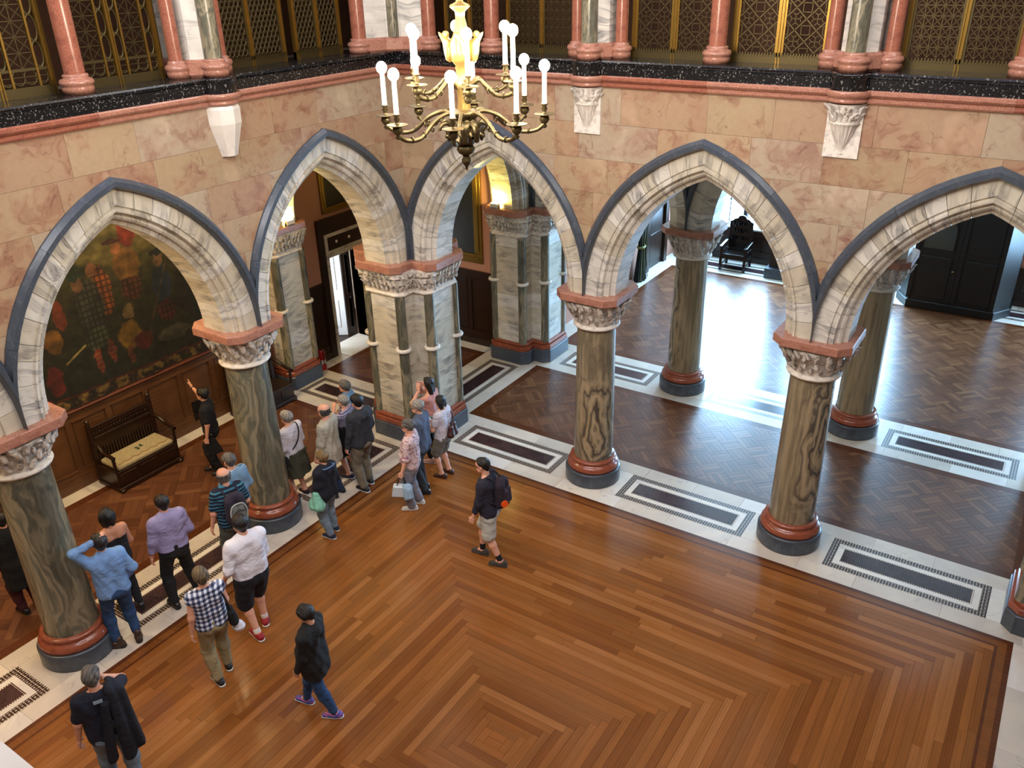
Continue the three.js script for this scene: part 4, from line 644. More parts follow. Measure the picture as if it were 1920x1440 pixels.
// gilt framed pictures
function picture(label, pos, turn, W, H, fw) {
  const t = thing('picture', label, 'picture', pos, turn), P = [[0, 0], [fw, 0], [fw, 0.02], [fw * 0.8, 0.05], [fw * 0.5, 0.035], [fw * 0.25, 0.06], [0, 0.045]];
  const side = (L) => { const g = extrudePoly(P, L); return g; };
  const mk = (w, h, x, y) => part('frame_rail', merge([rbox(w, h, 0.05, 0.012, x, y, 0.025), rbox(w > h ? w - fw * 0.7 : fw * 0.3, w > h ? fw * 0.3 : h - fw * 0.7, 0.07, 0.01, x, y, 0.035)]), M.gilt, t);
  mk(W, fw, 0, -H / 2 + fw / 2); mk(W, fw, 0, H / 2 - fw / 2); mk(fw, H - 2 * fw, -W / 2 + fw / 2, 0); mk(fw, H - 2 * fw, W / 2 - fw / 2, 0);
  part('canvas', box(W - 2 * fw, H - 2 * fw, 0.02, 0, 0, 0.015), std({ roughness: 0.45, map: tex(128, 128, (u, v) => { const n = fbm(u * 4, v * 4, 4, 4, 71 + W * 10); return mix3([0.05, 0.045, 0.035], [0.13, 0.11, 0.075], ss(-0.1, 0.4, n)); }) }), t);
}
picture('dark picture in a gilt frame above the doorway', [-LW, 4.15, -7.75], Math.PI / 2, 1.7, 1.85, 0.13);
picture('tall dark picture in a wide gilt frame behind the corner pier', [-7.05, 3.28, -LW + 0.001], 0, 1.42, 2.62, 0.21);
// uplights standing on the capitals
function uplight(label, pos, dir) {
  const t = thing('uplight', label, 'lamp', pos, Math.atan2(dir[0], dir[1]));
  part('housing', merge([rbox(0.18, 0.03, 0.10, 0.006, 0, 0.015, 0), box(0.18, 0.105, 0.008, 0, 0.052, 0.046), box(0.008, 0.105, 0.09, -0.086, 0.052, 0), box(0.008, 0.105, 0.09, 0.086, 0.052, 0)]), M.plainStone, t); part('bracket', merge([box(0.012, 0.06, 0.02, -0.1, 0.03, 0), box(0.012, 0.06, 0.02, 0.1, 0.03, 0)]), M.iron, t);
  const b = new THREE.SphereGeometry(0.036, 14, 10); b.translate(0, 0.1, 0.0); part('bulb', b, std({ color: 0x000000, emissive: new THREE.Color(1, 0.85, 0.4), emissiveIntensity: 9 }), t);
  const l = new THREE.PointLight(new THREE.Color(...UPLIGHT.color), UPLIGHT.power, 0, 2); l.position.set(pos[0], pos[1] + 0.1, pos[2]); l.castShadow = true; l.shadow.radius = 1.2; l.name = 'uplight_light'; scene.add(l);
}
uplight('uplight glowing yellow on the pier behind the corner pier', [-5.62, YS, -8.455], [0, 1]);
uplight('uplight glowing yellow on the wall pier by the doorway', [-8.435, YS, -5.50], [1, 0]);

function passageLamp(label, x, y, z, power) {
  const t = thing('passage_lantern', label, 'lamp', [x, y, z], 0, 'passage lanterns'); part('glass_bowl', lathe([[0, -0.12], [0.10, -0.10], [0.16, -0.04], [0.18, 0.03], [0.17, 0.05], [0, 0.05]], 20), std({ color: 0x000000, emissive: new THREE.Color(1, 0.84, 0.5), emissiveIntensity: 4 }), t); part('rim', lathe([[0.17, 0.04], [0.195, 0.045], [0.195, 0.07], [0.17, 0.075]], 24), M.brass, t); part('rod', cyl(0.012, 0.012, 6.1 - y - 0.05, 0, (6.1 - y + 0.05) / 2, 0, 8), M.brass, t);
  const l = new THREE.PointLight(new THREE.Color(1, 0.80, 0.46), power, 0, 2); l.position.set(x, y - 0.03, z); l.castShadow = true; l.shadow.radius = 5; l.name = 'lantern_light'; scene.add(l);
}
for (const z of [-2.4, 1.2, 4.6]) passageLamp('hanging lantern under the passage ceiling before the tapestry', -7.3, 5.45, z, 17);
// ------------------------------------------------------------------ furniture
function turned(pts) { return lathe(pts, 14); }
function settle(label, pos, turn, L, cushion, mat) {
  const t = thing('settle_bench', label, 'bench', pos, turn), D = 0.62, hb = 1.12;           // local x along, +z front, origin at centre back
  part('seat_chest', uvBox(rbox(L, 0.30, D - 0.06, 0.012, 0, 0.23, D / 2)), mat, t);
  for (let i = 0; i < 3; i++) part('front_panel', uvBox(rbox(L / 3 - 0.09, 0.18, 0.02, 0.008, (i - 1) * L / 3, 0.235, D - 0.025)), mat, t);
  part('base_rail', uvBox(rbox(L + 0.05, 0.08, D + 0.02, 0.015, 0, 0.05, D / 2)), mat, t);
  for (const s of [-1, 1]) for (const z of [0.05, D - 0.02]) part('foot', lathe([[0, 0], [0.05, 0], [0.055, 0.03], [0.04, 0.06], [0, 0.06]], 12).translate(s * (L / 2 - 0.03), 0, z), mat, t);
  for (const s of [-1, 1]) {
    part('back_post', uvBox(rbox(0.075, hb, 0.07, 0.008, s * (L / 2 - 0.03), hb / 2, 0.03)), mat, t); part('finial', turned([[0, 0], [0.04, 0], [0.045, 0.02], [0.022, 0.04], [0.045, 0.07], [0.03, 0.10], [0, 0.115]]).translate(s * (L / 2 - 0.03), hb, 0.03), mat, t);
    const arm = tube([[s * (L / 2 - 0.03), 0.80, 0.05], [s * (L / 2 - 0.02), 0.80, 0.18], [s * (L / 2), 0.71, 0.36], [s * (L / 2 - 0.01), 0.69, 0.50], [s * (L / 2 - 0.01), 0.67, D]], 0.033, 18, 8); part('arm_rest', arm, mat, t);
    const tw = []; for (let i = 0; i <= 14; i++) tw.push([0.022 + 0.012 * (i % 2), 0.38 + i * 0.0205]); part('arm_support', turned(tw).translate(s * (L / 2 - 0.02), 0, D - 0.05), mat, t);
  }
  part('back_panel', uvBox(rbox(L - 0.1, 0.62, 0.03, 0.005, 0, 0.72, 0.025)), mat, t); part('top_rail', uvBox(rbox(L - 0.06, 0.10, 0.05, 0.012, 0, 1.04, 0.035)), mat, t); part('mid_rail', uvBox(rbox(L - 0.1, 0.05, 0.05, 0.01, 0, 0.86, 0.04)), mat, t);
  const sp = []; const n = Math.round(L / 0.062); for (let i = 0; i < n; i++) { const x = -L / 2 + 0.09 + i * (L - 0.18) / (n - 1); sp.push(lathe([[0, 0.42], [0.014, 0.43], [0.02, 0.5], [0.012, 0.56], [0.018, 0.62], [0.012, 0.66], [0, 0.665]], 8).translate(x, 0, 0.055)); const b = new THREE.SphereGeometry(0.016, 8, 6); b.translate(x, 0.96, 0.05); sp.push(b); } part('spindle_carving', merge(sp), mat, t);
  if (cushion) { const c = rbox(L - 0.12, 0.09, D - 0.1, 0.04, 0, 0.425, D / 2 + 0.01, 4); const cu = part('cushion', uvBox(c), std({ roughness: 0.95, map: tex(256, 256, (u, v) => { const n = fbm(u * 10, v * 10, 10, 3, 81); return mix3([0.58, 0.52, 0.38], [0.68, 0.61, 0.46], cl(0.5 + n)); }, 0.5, 0.5) }), t, 'cream embroidered cushion');
    const vine = []; for (let i = 0; i <= 24; i++) { const x = -L / 2 + 0.12 + i * (L - 0.24) / 24; vine.push([x, 0.472, D - 0.12 + 0.02 * Math.sin(i * 1.5)]); } part('vine_embroidery', tube(vine, 0.007, 60, 5), hex(0x7a4a30), cu);
    const lf = []; for (let i = 0; i < 9; i++) { const q = new THREE.SphereGeometry(0.035, 7, 5); q.scale(1, 0.15, 0.6); q.rotateY(i * 1.3); q.translate(0.05 + 0.06 * Math.cos(i * 2.1), 0.472, D / 2 - 0.02 + 0.05 * Math.sin(i * 1.7)); lf.push(q); } part('leaf_embroidery', merge(lf), hex(0x2f4030), cu); }
  return t;
}
settle('carved oak settle with a cream embroidered cushion under the tapestry', [-8.83, 0, -1.42], Math.PI / 2, 1.22, true, M.darkOak);
settle('nearly black carved bench behind the crowd-side green column', [-8.80, 0, -4.22], Math.PI / 2, 1.15, false, M.dark);
settle('dark bench by the passage wall past the column of the man in blue', [-8.83, 0, 1.6], Math.PI / 2, 1.4, false, M.dark);
{ const t = thing('yellow_pot', 'yellow glazed pot on the passage floor beside the dark bench', 'pot', [-7.95, 0, 1.22]); part('body', lathe([[0, 0], [0.09, 0], [0.11, 0.02], [0.15, 0.12], [0.155, 0.22], [0.13, 0.29], [0.14, 0.31], [0.125, 0.31], [0.115, 0.28], [0, 0.27]], 24), hex(0xb8a818, { roughness: 0.3 }), t); part('stand', lathe([[0, -0.0], [0.17, 0.0], [0.17, 0.018], [0, 0.018]], 24), M.dark, t); }
{ const t = thing('vent_grille', 'small black vent grille low in the oak panelling behind the guide', 'grille', [-LW + 0.045, 0.16, -2.95], Math.PI / 2); part('frame', merge([box(0.36, 0.02, 0.02, 0.17, 0.39, 0), box(0.36, 0.02, 0.02, 0.17, 0.01, 0), box(0.02, 0.4, 0.02, 0, 0.2, 0), box(0.02, 0.4, 0.02, 0.34, 0.2, 0)]), M.iron, t); part('back', box(0.34, 0.38, 0.008, 0.17, 0.2, -0.004), hex(0x0a0908), t); for (let i = 0; i < 9; i++) part('slat', box(0.32, 0.014, 0.012, 0.17, 0.04 + i * 0.04, 0), M.iron, t); }
{ const t = thing('fire_extinguisher', 'red fire extinguisher on the floor by the wall pier', 'extinguisher', [-8.72, 0.001, -6.12]); part('cylinder', lathe([[0, 0], [0.075, 0], [0.08, 0.01], [0.08, 0.40], [0.06, 0.46], [0.025, 0.48], [0, 0.48]], 24), hex(0x9a1414, { roughness: 0.3 }), t); part('valve', merge([cyl(0.02, 0.02, 0.05, 0, 0.5, 0), box(0.1, 0.012, 0.02, 0.02, 0.535, 0), box(0.09, 0.012, 0.02, 0.03, 0.56, 0)]), M.brass, t); part('hose', tube([[0.02, 0.5, 0.02], [0.09, 0.47, 0.03], [0.1, 0.35, 0.03], [0.085, 0.15, 0.03]], 0.012, 14, 6), M.iron, t); part('label_band', cyl(0.0805, 0.0805, 0.09, 0, 0.2, 0, 24), hex(0xd8d0c0), t); }
// ------------------------------------------------------------------ entrance hall
{ const zw = -17.7, w = struct('wall_far', 'entrance hall end wall with windows', 'wall'), wins = [[-4.4, -2.45], [-1.45, 0.85], [5.3, 7.2]], y0 = 0.98, y1 = 4.3;
  part('wall_body', bx(-5.8, 8.2, 0, y0, zw - 0.4, zw), M.salmon, w); part('wall_body', bx(-5.8, 8.2, y1, 5.9, zw - 0.4, zw), M.salmon, w); let x = -5.8; for (const [a, b] of wins) { part('wall_body', bx(x, a, y0, y1, zw - 0.4, zw), M.salmon, w); x = b; } part('wall_body', bx(x, 8.2, y0, y1, zw - 0.4, zw), M.salmon, w);
  const l = struct('wall_entrance_left', 'entrance hall side wall with a hung curtain', 'wall'); part('wall_body', bx(-5.8, -5.4, 0, 5.9, zw, -10.24), M.salmon, l); const r = struct('wall_entrance_right', 'entrance hall side wall out of sight', 'wall'); part('wall_body', bx(7.7, 8.1, 0, 5.9, zw, -9.4), M.salmon, r); part('floor_slab', uvBox(bx(7.6, 8.2, -0.1, 0, -17.7, -9.4)), M.slabC, r);
  for (const [a, b] of wins) {
    const t = struct('window_' + (++winN), a < -3 ? 'bright leaded window behind the carved armchair' : a < 0 ? 'bright window between the dark pilaster and the porch' : 'bright window past the porch', 'window', [(a + b) / 2, 0, zw]), W = b - a, n = Math.round(W / 0.95);
    part('sky_pane', box(W, y1 - y0, 0.01, 0, (y0 + y1) / 2, -0.22), std({ color: 0x777777, emissive: new THREE.Color(...PORCH_SKY.color), emissiveIntensity: 5 }), t, 'glass glaring with daylight');
    part('sill', rbox(W + 0.1, 0.05, 0.3, 0.01, 0, y0 - 0.02, -0.08), M.plainStone, t);
    for (let i = 0; i <= n; i++) part('wood_mullion', uvBox(box(i % n ? 0.10 : 0.07, y1 - y0, 0.14, -W / 2 + i * W / n, (y0 + y1) / 2, -0.15)), M.darkOak, t);
    for (let i = 0; i < n; i++) part('iron_bar', merge([cyl(0.012, 0.012, y1 - y0, -W / 2 + (i + 0.5) * W / n, (y0 + y1) / 2, -0.19, 8), ...[1.7, 2.6, 3.5].map(y => { const q = new THREE.SphereGeometry(0.028, 8, 6); q.translate(-W / 2 + (i + 0.5) * W / n, y, -0.19); return q; })]), M.iron, t);
    part('transom', uvBox(box(W, 0.09, 0.12, 0, 3.0, -0.15)), M.darkOak, t);
    areaLight((a + b) / 2, (y0 + y1) / 2, zw + 0.02, W, y1 - y0, 0, 1, PORCH_SKY.radiance, PORCH_SKY.color);
  }
  wainscot('baseboard_far', 'dark panelling below the entrance windows', [-5.4, 0, zw], 0, 13.1, 0.93, 16, M.darkOak);
  const p = struct('trim_' + (++trimN), 'tall dark wooden pilaster between the entrance windows', 'pilaster', [-1.95, 0, -16.95]); part('shaft', uvBox(rbox(0.7, 5.4, 0.9, 0.02, 0, 2.85, -0.25)), M.dark, p); part('plinth', uvBox(rbox(0.84, 0.28, 1.1, 0.02, 0, 0.14, -0.2)), M.grey, p);
}
{ const t = thing('armchair', 'tall carved black armchair standing before the bright window', 'chair', [-3.32, 0, -16.98], 0.05), m = std({ map: darkTex, color: 0x8a7a70, roughness: 0.2 });
  const sh = [[-0.33, 0], [-0.33, 0.78], [-0.27, 0.80], [-0.20, 0.86], [-0.13, 0.88], [-0.08, 0.95], [0, 0.97], [0.08, 0.95], [0.13, 0.88], [0.20, 0.86], [0.27, 0.80], [0.33, 0.78], [0.33, 0]]; const bk = extrudePoly(sh, 0.04, 0.006); bk.translate(0, 0.47, -0.36); part('backrest', uvBox(bk), m, t);
  part('seat', uvBox(rbox(0.72, 0.06, 0.62, 0.012, 0, 0.45, 0)), m, t); part('seat_apron', uvBox(rbox(0.68, 0.1, 0.58, 0.008, 0, 0.38, 0)), m, t);
  for (const s of [-1, 1]) { part('front_leg', uvBox(rbox(0.075, 0.68, 0.075, 0.01, s * 0.335, 0.34, 0.28)), m, t); part('rear_leg', uvBox(rbox(0.07, 0.5, 0.07, 0.01, s * 0.335, 0.25, -0.31)), m, t); const a = rbox(0.085, 0.04, 0.62, 0.014, s * 0.345, 0.70, 0.0); a.rotateX(0.06); part('arm_rest', uvBox(a), m, t); part('arm_carving', merge([0.06, -0.06, -0.18].map(z => { const q = new THREE.TorusGeometry(0.07, 0.014, 6, 14); q.rotateY(Math.PI / 2); q.translate(s * 0.34, 0.58, z); return q; })), m, t); }
  part('stretcher', uvBox(merge([box(0.03, 0.03, 0.56, -0.335, 0.14, 0), box(0.03, 0.03, 0.56, 0.335, 0.14, 0), box(0.64, 0.03, 0.03, 0, 0.14, -0.31)])), m, t);
  part('back_carving', leavesOn(Array.from({ length: 8 }, (_, i) => [(-0.22 + i * 0.063), -0.31, 0, 1]), [[1.2, 0, 7], [1.0, 0, 6], [0.8, 0, 7]], 0.07), m, t);
}
const porchM = std({ map: darkTex, color: 0x6a6058, roughness: 0.4 });
{ const t = thing('wooden_porch', 'dark wooden draught porch with an arched glass pane in the entrance hall', 'porch', [2.3, 0, -17.6]);
  const P = [[-1.25, 0], [-1.25, 0.75], [-0.95, 1.25], [0.95, 1.25], [1.25, 0.75], [1.25, 0]];
  part('plinth', uvBox(prismY(P.map(([x, z]) => [x * 1.03, z * 1.03]), 0, 0.2, 0.01)), porchM, t); part('body', uvBox(prismY(P, 0.2, 4.0)), porchM, t); part('cornice', uvBox(prismY(P.map(([x, z]) => [x * 1.08, z * 1.06]), 4.0, 4.2, 0.02)), porchM, t);
  for (const x of [-0.95, -0.05, 0.05, 0.9]) part('post', uvBox(rbox(0.1, 3.7, 0.07, 0.01, x, 2.1, 1.27)), porchM, t);
  for (const [x, y0, y1] of [[-0.5, 0.3, 1.35], [0.48, 0.3, 1.35], [0.48, 1.5, 3.6]]) part('panel', uvBox(rbox(0.7, y1 - y0, 0.03, 0.012, x, (y0 + y1) / 2, 1.26)), porchM, t);
  const sh = new THREE.Shape(); sh.moveTo(-0.33, 0); sh.lineTo(0.33, 0); sh.lineTo(0.33, 0.45); sh.absarc(0, 0.45, 0.33, 0, Math.PI); sh.lineTo(-0.33, 0); const gl = new THREE.ExtrudeGeometry(sh, { depth: 0.01, bevelEnabled: false }); gl.translate(-0.5, 1.55, 1.252); part('arched_pane', gl, hex(0x3a3830, { roughness: 0.12 }), t, 'grey arched glass pane');
  const arcp = []; for (let i = 0; i <= 20; i++) { const a = Math.PI * i / 20; arcp.push([-0.5 + 0.35 * Math.cos(a), 2.0 + 0.35 * Math.sin(a), 1.27]); } part('pane_moulding', tube([[-0.15, 1.53, 1.27], ...arcp, [-0.85, 1.53, 1.27]], 0.022, 50, 6), porchM, t);
  part('door_knob', new THREE.SphereGeometry(0.04, 10, 8).translate(-0.08, 1.05, 1.32), M.brass, t);
}
{ const t = thing('curtain', 'dark green curtain tied back with yellow cord by the entrance hall side wall', 'curtain', [-5.2, 0, -14.75], 0), n = 60, m = 24, pos = [], idx = []; const H = 2.5;
  for (let j = 0; j <= m; j++) { const y = H * j / m, pinch = 0.45 + 0.55 * cl(Math.abs(y - 0.95) / 0.95); for (let i = 0; i <= n; i++) { const a = i / n * TAU, r = 0.17 * pinch * (1 + 0.18 * Math.cos(a * 11)); pos.push(0.75 * r * Math.cos(a), y + 0.01, 1.5 * r * Math.sin(a)); } }
  for (let j = 0; j < m; j++) for (let i = 0; i < n; i++) { const A = j * (n + 1) + i; idx.push(A, A + n + 1, A + 1, A + 1, A + n + 1, A + n + 2); } const g = new THREE.BufferGeometry(); g.setAttribute('position', new THREE.Float32BufferAttribute(pos, 3)); g.setIndex(idx); g.computeVertexNormals(); part('cloth', g, hex(0x12140c, { roughness: 0.95 }), t);
  const tb = new THREE.TorusGeometry(0.11, 0.025, 8, 24); tb.rotateX(Math.PI / 2); tb.scale(0.8, 1.4, 1.35); tb.translate(0, 0.95, 0); part('tie_back', tb, hex(0x6a6a2c), t); for (const [z, q] of [[-0.14, 0.9], [0.02, 1.1], [0.16, 1]]) part('yellow_trim', tube([[0.12, 2.45, z * 1.7], [0.10, 1.6, z * 1.2], [0.085, 0.97, z * 0.8], [0.10, 0.5, z * 1.1], [0.12, 0.05, z * 1.5]], 0.012, 20, 6), hex(0x55552a), t);
  const d = struct('door_4', 'dark wooden doorcase beside the green curtain', 'doorcase', [-5.4, 0, -16.0], Math.PI / 2); part('jamb', uvBox(bx(-0.7, -0.5, 0, 2.5, 0, 0.12)), M.darkOak, d); part('jamb', uvBox(bx(0.5, 0.7, 0, 2.5, 0, 0.12)), M.darkOak, d); part('head', uvBox(bx(-0.75, 0.75, 2.5, 2.75, 0, 0.15)), M.darkOak, d); part('leaf', uvBox(bx(-0.5, 0.5, 0, 2.5, 0, 0.04)), M.dark, d); for (const [a, b] of [[0.2, 1.0], [1.15, 2.3]]) part('raised_panel', uvBox(rbox(0.7, b - a, 0.03, 0.01, 0, (a + b) / 2, 0.045)), M.darkOak, d);
}
// ------------------------------------------------------------------ chandelier
{ const CX = -0.10, CZ = -0.07, t = thing('chandelier', 'gilt chandelier with two tiers of lit electric candles', 'chandelier', [CX, 6.46, CZ]), cm = std({ color: 0xe8dfc8, emissive: new THREE.Color(1, 0.9, 0.66), emissiveIntensity: 1.6, roughness: 0.5 }), stemM = std({ color: 0xb89a5c, metalness: 0.8, roughness: 0.3 }), bm = std({ color: 0x000000, emissive: new THREE.Color(1.0, 0.88, 0.60), emissiveIntensity: 30 });
  part('finial', lathe([[0, 0], [0.008, 0.01], [0.012, 0.03], [0.035, 0.065], [0.04, 0.085], [0.025, 0.11], [0.03, 0.125], [0.06, 0.14], [0.075, 0.17], [0.06, 0.2], [0.03, 0.21]], 24), M.bronze, t);
  part('lower_bowl', lathe([[0.03, 0.2], [0.07, 0.21], [0.075, 0.24], [0.09, 0.27], [0.12, 0.30], [0.125, 0.36], [0.09, 0.39], [0.06, 0.41], [0.10, 0.43], [0.115, 0.45], [0.10, 0.47], [0.055, 0.48]], 28), M.brass, t);
  part('stem', lathe([[0.055, 0.47], [0.045, 0.55], [0.05, 0.62], [0.075, 0.65], [0.06, 0.68], [0.045, 0.72], [0.05, 0.80], [0.085, 0.84], [0.095, 0.92], [0.085, 0.98], [0.06, 1.02], [0.05, 1.08], [0.035, 1.14], [0.04, 1.18], [0.075, 1.21], [0.075, 1.225], [0.03, 1.245], [0.02, 1.28], [0.03, 1.3], [0.012, 1.32]], 28), stemM, t);
  const fig = []; for (let i = 0; i < 4; i++) { const a = i / 4 * TAU + 0.4, g = leafGeo(0.11); g.rotateY(a); g.translate(Math.sin(a) * 0.095, 0.93, Math.cos(a) * 0.095); fig.push(g); const h = new THREE.SphereGeometry(0.028, 8, 6); h.translate(Math.sin(a) * 0.12, 1.02, Math.cos(a) * 0.12); fig.push(h); } part('cast_figures', merge(fig), stemM, t);
  const sc = []; for (let i = 0; i < 8; i++) { const a = i / 8 * TAU + 0.2, q = new THREE.TorusGeometry(0.05, 0.014, 6, 16, 4.8); q.translate(0.16, 0.33, 0); q.rotateY(a); sc.push(q); const l = leafGeo(0.06); l.translate(0, 0.29, 0.13); l.rotateY(a + 0.4); sc.push(l); } part('scroll_ornament', merge(sc), M.brass, t);
  const ring = new THREE.TorusGeometry(0.06, 0.012, 8, 24); ring.scale(1, 1.25, 1); ring.translate(0, 1.38, 0); part('hanging_ring', ring, M.gilt, t);
  const ch = []; for (let i = 0; i < 60; i++) { const q = new THREE.TorusGeometry(0.03, 0.007, 5, 10); q.scale(0.7, 1.5, 1); if (i % 2) q.rotateY(Math.PI / 2); q.translate(0, 1.49 + i * 0.075, 0); ch.push(q); } ch.push(bar([0, 1.49 + 4.5, 0], [0, 9.54, 0], 0.02, 0.02)); part('chain', merge(ch), M.gilt, t);
  const armOf = (r, y0, dip, yPan) => merge([tube([[0.06, y0, 0], [0.14, y0 + 0.06, 0], [r * 0.42, y0 + 0.03, 0], [r * 0.68, yPan - dip, 0], [r * 0.9, yPan - dip * 0.95, 0], [r, yPan - 0.07, 0]], 0.017, 26, 7), ...[0.5, 0.62, 0.8].map(k => { const q = new THREE.TorusGeometry(0.02, 0.007, 5, 10); q.rotateY(Math.PI / 2); q.translate(r * k, mix(y0 + 0.01, yPan - dip, cl((k - 0.35) / 0.35)), 0); return q; })]);
  const cup = lathe([[0.012, -0.10], [0.022, -0.085], [0.012, -0.07], [0.03, -0.055], [0.04, -0.035], [0.034, -0.01], [0.02, -0.005], [0.076, 0.004], [0.08, 0.010], [0.02, 0.010], [0.014, 0.03], [0.024, 0.045], [0.015, 0.065], [0.028, 0.08], [0.028, 0.085], [0, 0.085]], 20);
  const candle = cyl(0.0185, 0.0175, 0.24, 0, 0.205, 0, 14), bulb = (() => { const g = new THREE.SphereGeometry(0.042, 16, 12); g.scale(1, 1.1, 1); g.translate(0, 0.362, 0); return g; })();
  const tier = (n, r, y0, dip, yPan, off) => { const ag = armOf(r, y0, dip, yPan); for (let i = 0; i < n; i++) { const a = off + i / n * TAU, A = part('arm', ag, M.brass, t, 'curved brass arm with candle'); A.rotation.y = a; const k = part('drip_pan', cup, M.brass, A); k.position.set(r, yPan, 0); const c = part('candle', candle, cm, A); c.position.set(r, yPan, 0); const b = part('bulb', bulb, bm, A); b.position.set(r, yPan, 0);
    const l = new THREE.PointLight(new THREE.Color(...BULB.color), BULB.power, 0, 2); l.position.set(CX + r * Math.cos(a), 6.46 + yPan + 0.355, CZ - r * Math.sin(a)); l.castShadow = true; l.shadow.radius = 1.2; l.name = 'candle_light'; scene.add(l); } };
  tier(8, 0.63, 0.40, 0.12, 0.43, 0.50); tier(6, 0.42, 0.64, 0.10, 0.69, 0.204);
}
// ------------------------------------------------------------------ people
// A field is a list of tapered capsules joined by a smooth minimum, cut by planes and roughened by folds; polygonize() meshes it.
function Field(k = 0.03) {
  const C = [], cuts = []; let fold = 0, fseed = 0, drape = false;
  const F = {
    caps: C, add(a, b, ra, rb = ra, sz = 1) { C.push([a[0], a[1], a[2], b[0] - a[0], b[1] - a[1], b[2] - a[2], ra, rb - ra, sz, 1 / Math.max(1e-9, (b[0] - a[0]) ** 2 + (b[1] - a[1]) ** 2 + (b[2] - a[2]) ** 2)]); return F; },
    cut(nx, ny, nz, d) { const l = Math.hypot(nx, ny, nz); cuts.push([nx / l, ny / l, nz / l, d / l]); return F; },   // keep n.p < d
    folds(a, s, dr = false) { fold = a; fseed = s; drape = dr; return F; },
    at(x, y, z) {
      let d = 1e3;
      for (let i = 0; i < C.length; i++) {
        const c = C[i], px = x - c[0], py = y - c[1], pz = z - c[2]; let t = (px * c[3] + py * c[4] + pz * c[5]) * c[9]; t = t < 0 ? 0 : t > 1 ? 1 : t;
        const ex = px - c[3] * t, ey = py - c[4] * t, ez = (pz - c[5] * t) * c[8], q = Math.sqrt(ex * ex + ey * ey + ez * ez) - (c[6] + c[7] * t);
        if (q < d + k && d < 1e2) { const h = (k - Math.abs(d - q)); d = Math.min(d, q) - (h > 0 ? h * h / (4 * k) : 0); } else if (q < d) d = q;
      }
      if (fold) { const b = Math.sin(x * 7 + fseed) * 1.6 + Math.sin(z * 9 - y * 4 + fseed) * 1.4; d += drape ? fold * Math.sin(x * 48 + z * 40 + b * 1.5) * 0.9 : fold * (0.9 * Math.sin(y * 26 + x * 15 + z * 9 + b * 2.4 + fseed * 3) * (0.55 + 0.45 * Math.sin(x * 13 - z * 11 + y * 5 + fseed)) + 0.45 * Math.sin(x * 34 - y * 19 + z * 23 + b * 2)); }
      for (let i = 0; i < cuts.length; i++) { const c = cuts[i], q = c[0] * x + c[1] * y + c[2] * z - c[3]; if (q > d) d = q; }
      return d;
    },
    box(m = 0.04) { const lo = [1e9, 1e9, 1e9], hi = [-1e9, -1e9, -1e9]; for (const c of C) { const r = Math.max(c[6], c[6] + c[7]) + m; for (let i = 0; i < 3; i++) { const a = c[i], b = c[i] + c[3 + i], rr2 = i === 2 ? r / Math.min(1, c[8]) : r; lo[i] = Math.min(lo[i], a - rr2, b - rr2); hi[i] = Math.max(hi[i], a + rr2, b + rr2); } } for (const c of cuts) { if (c[1] > 0.999) hi[1] = Math.min(hi[1], c[3] + m); if (c[1] < -0.999) lo[1] = Math.max(lo[1], -c[3] - m); } return [lo, hi]; },
  };
  return F;
}
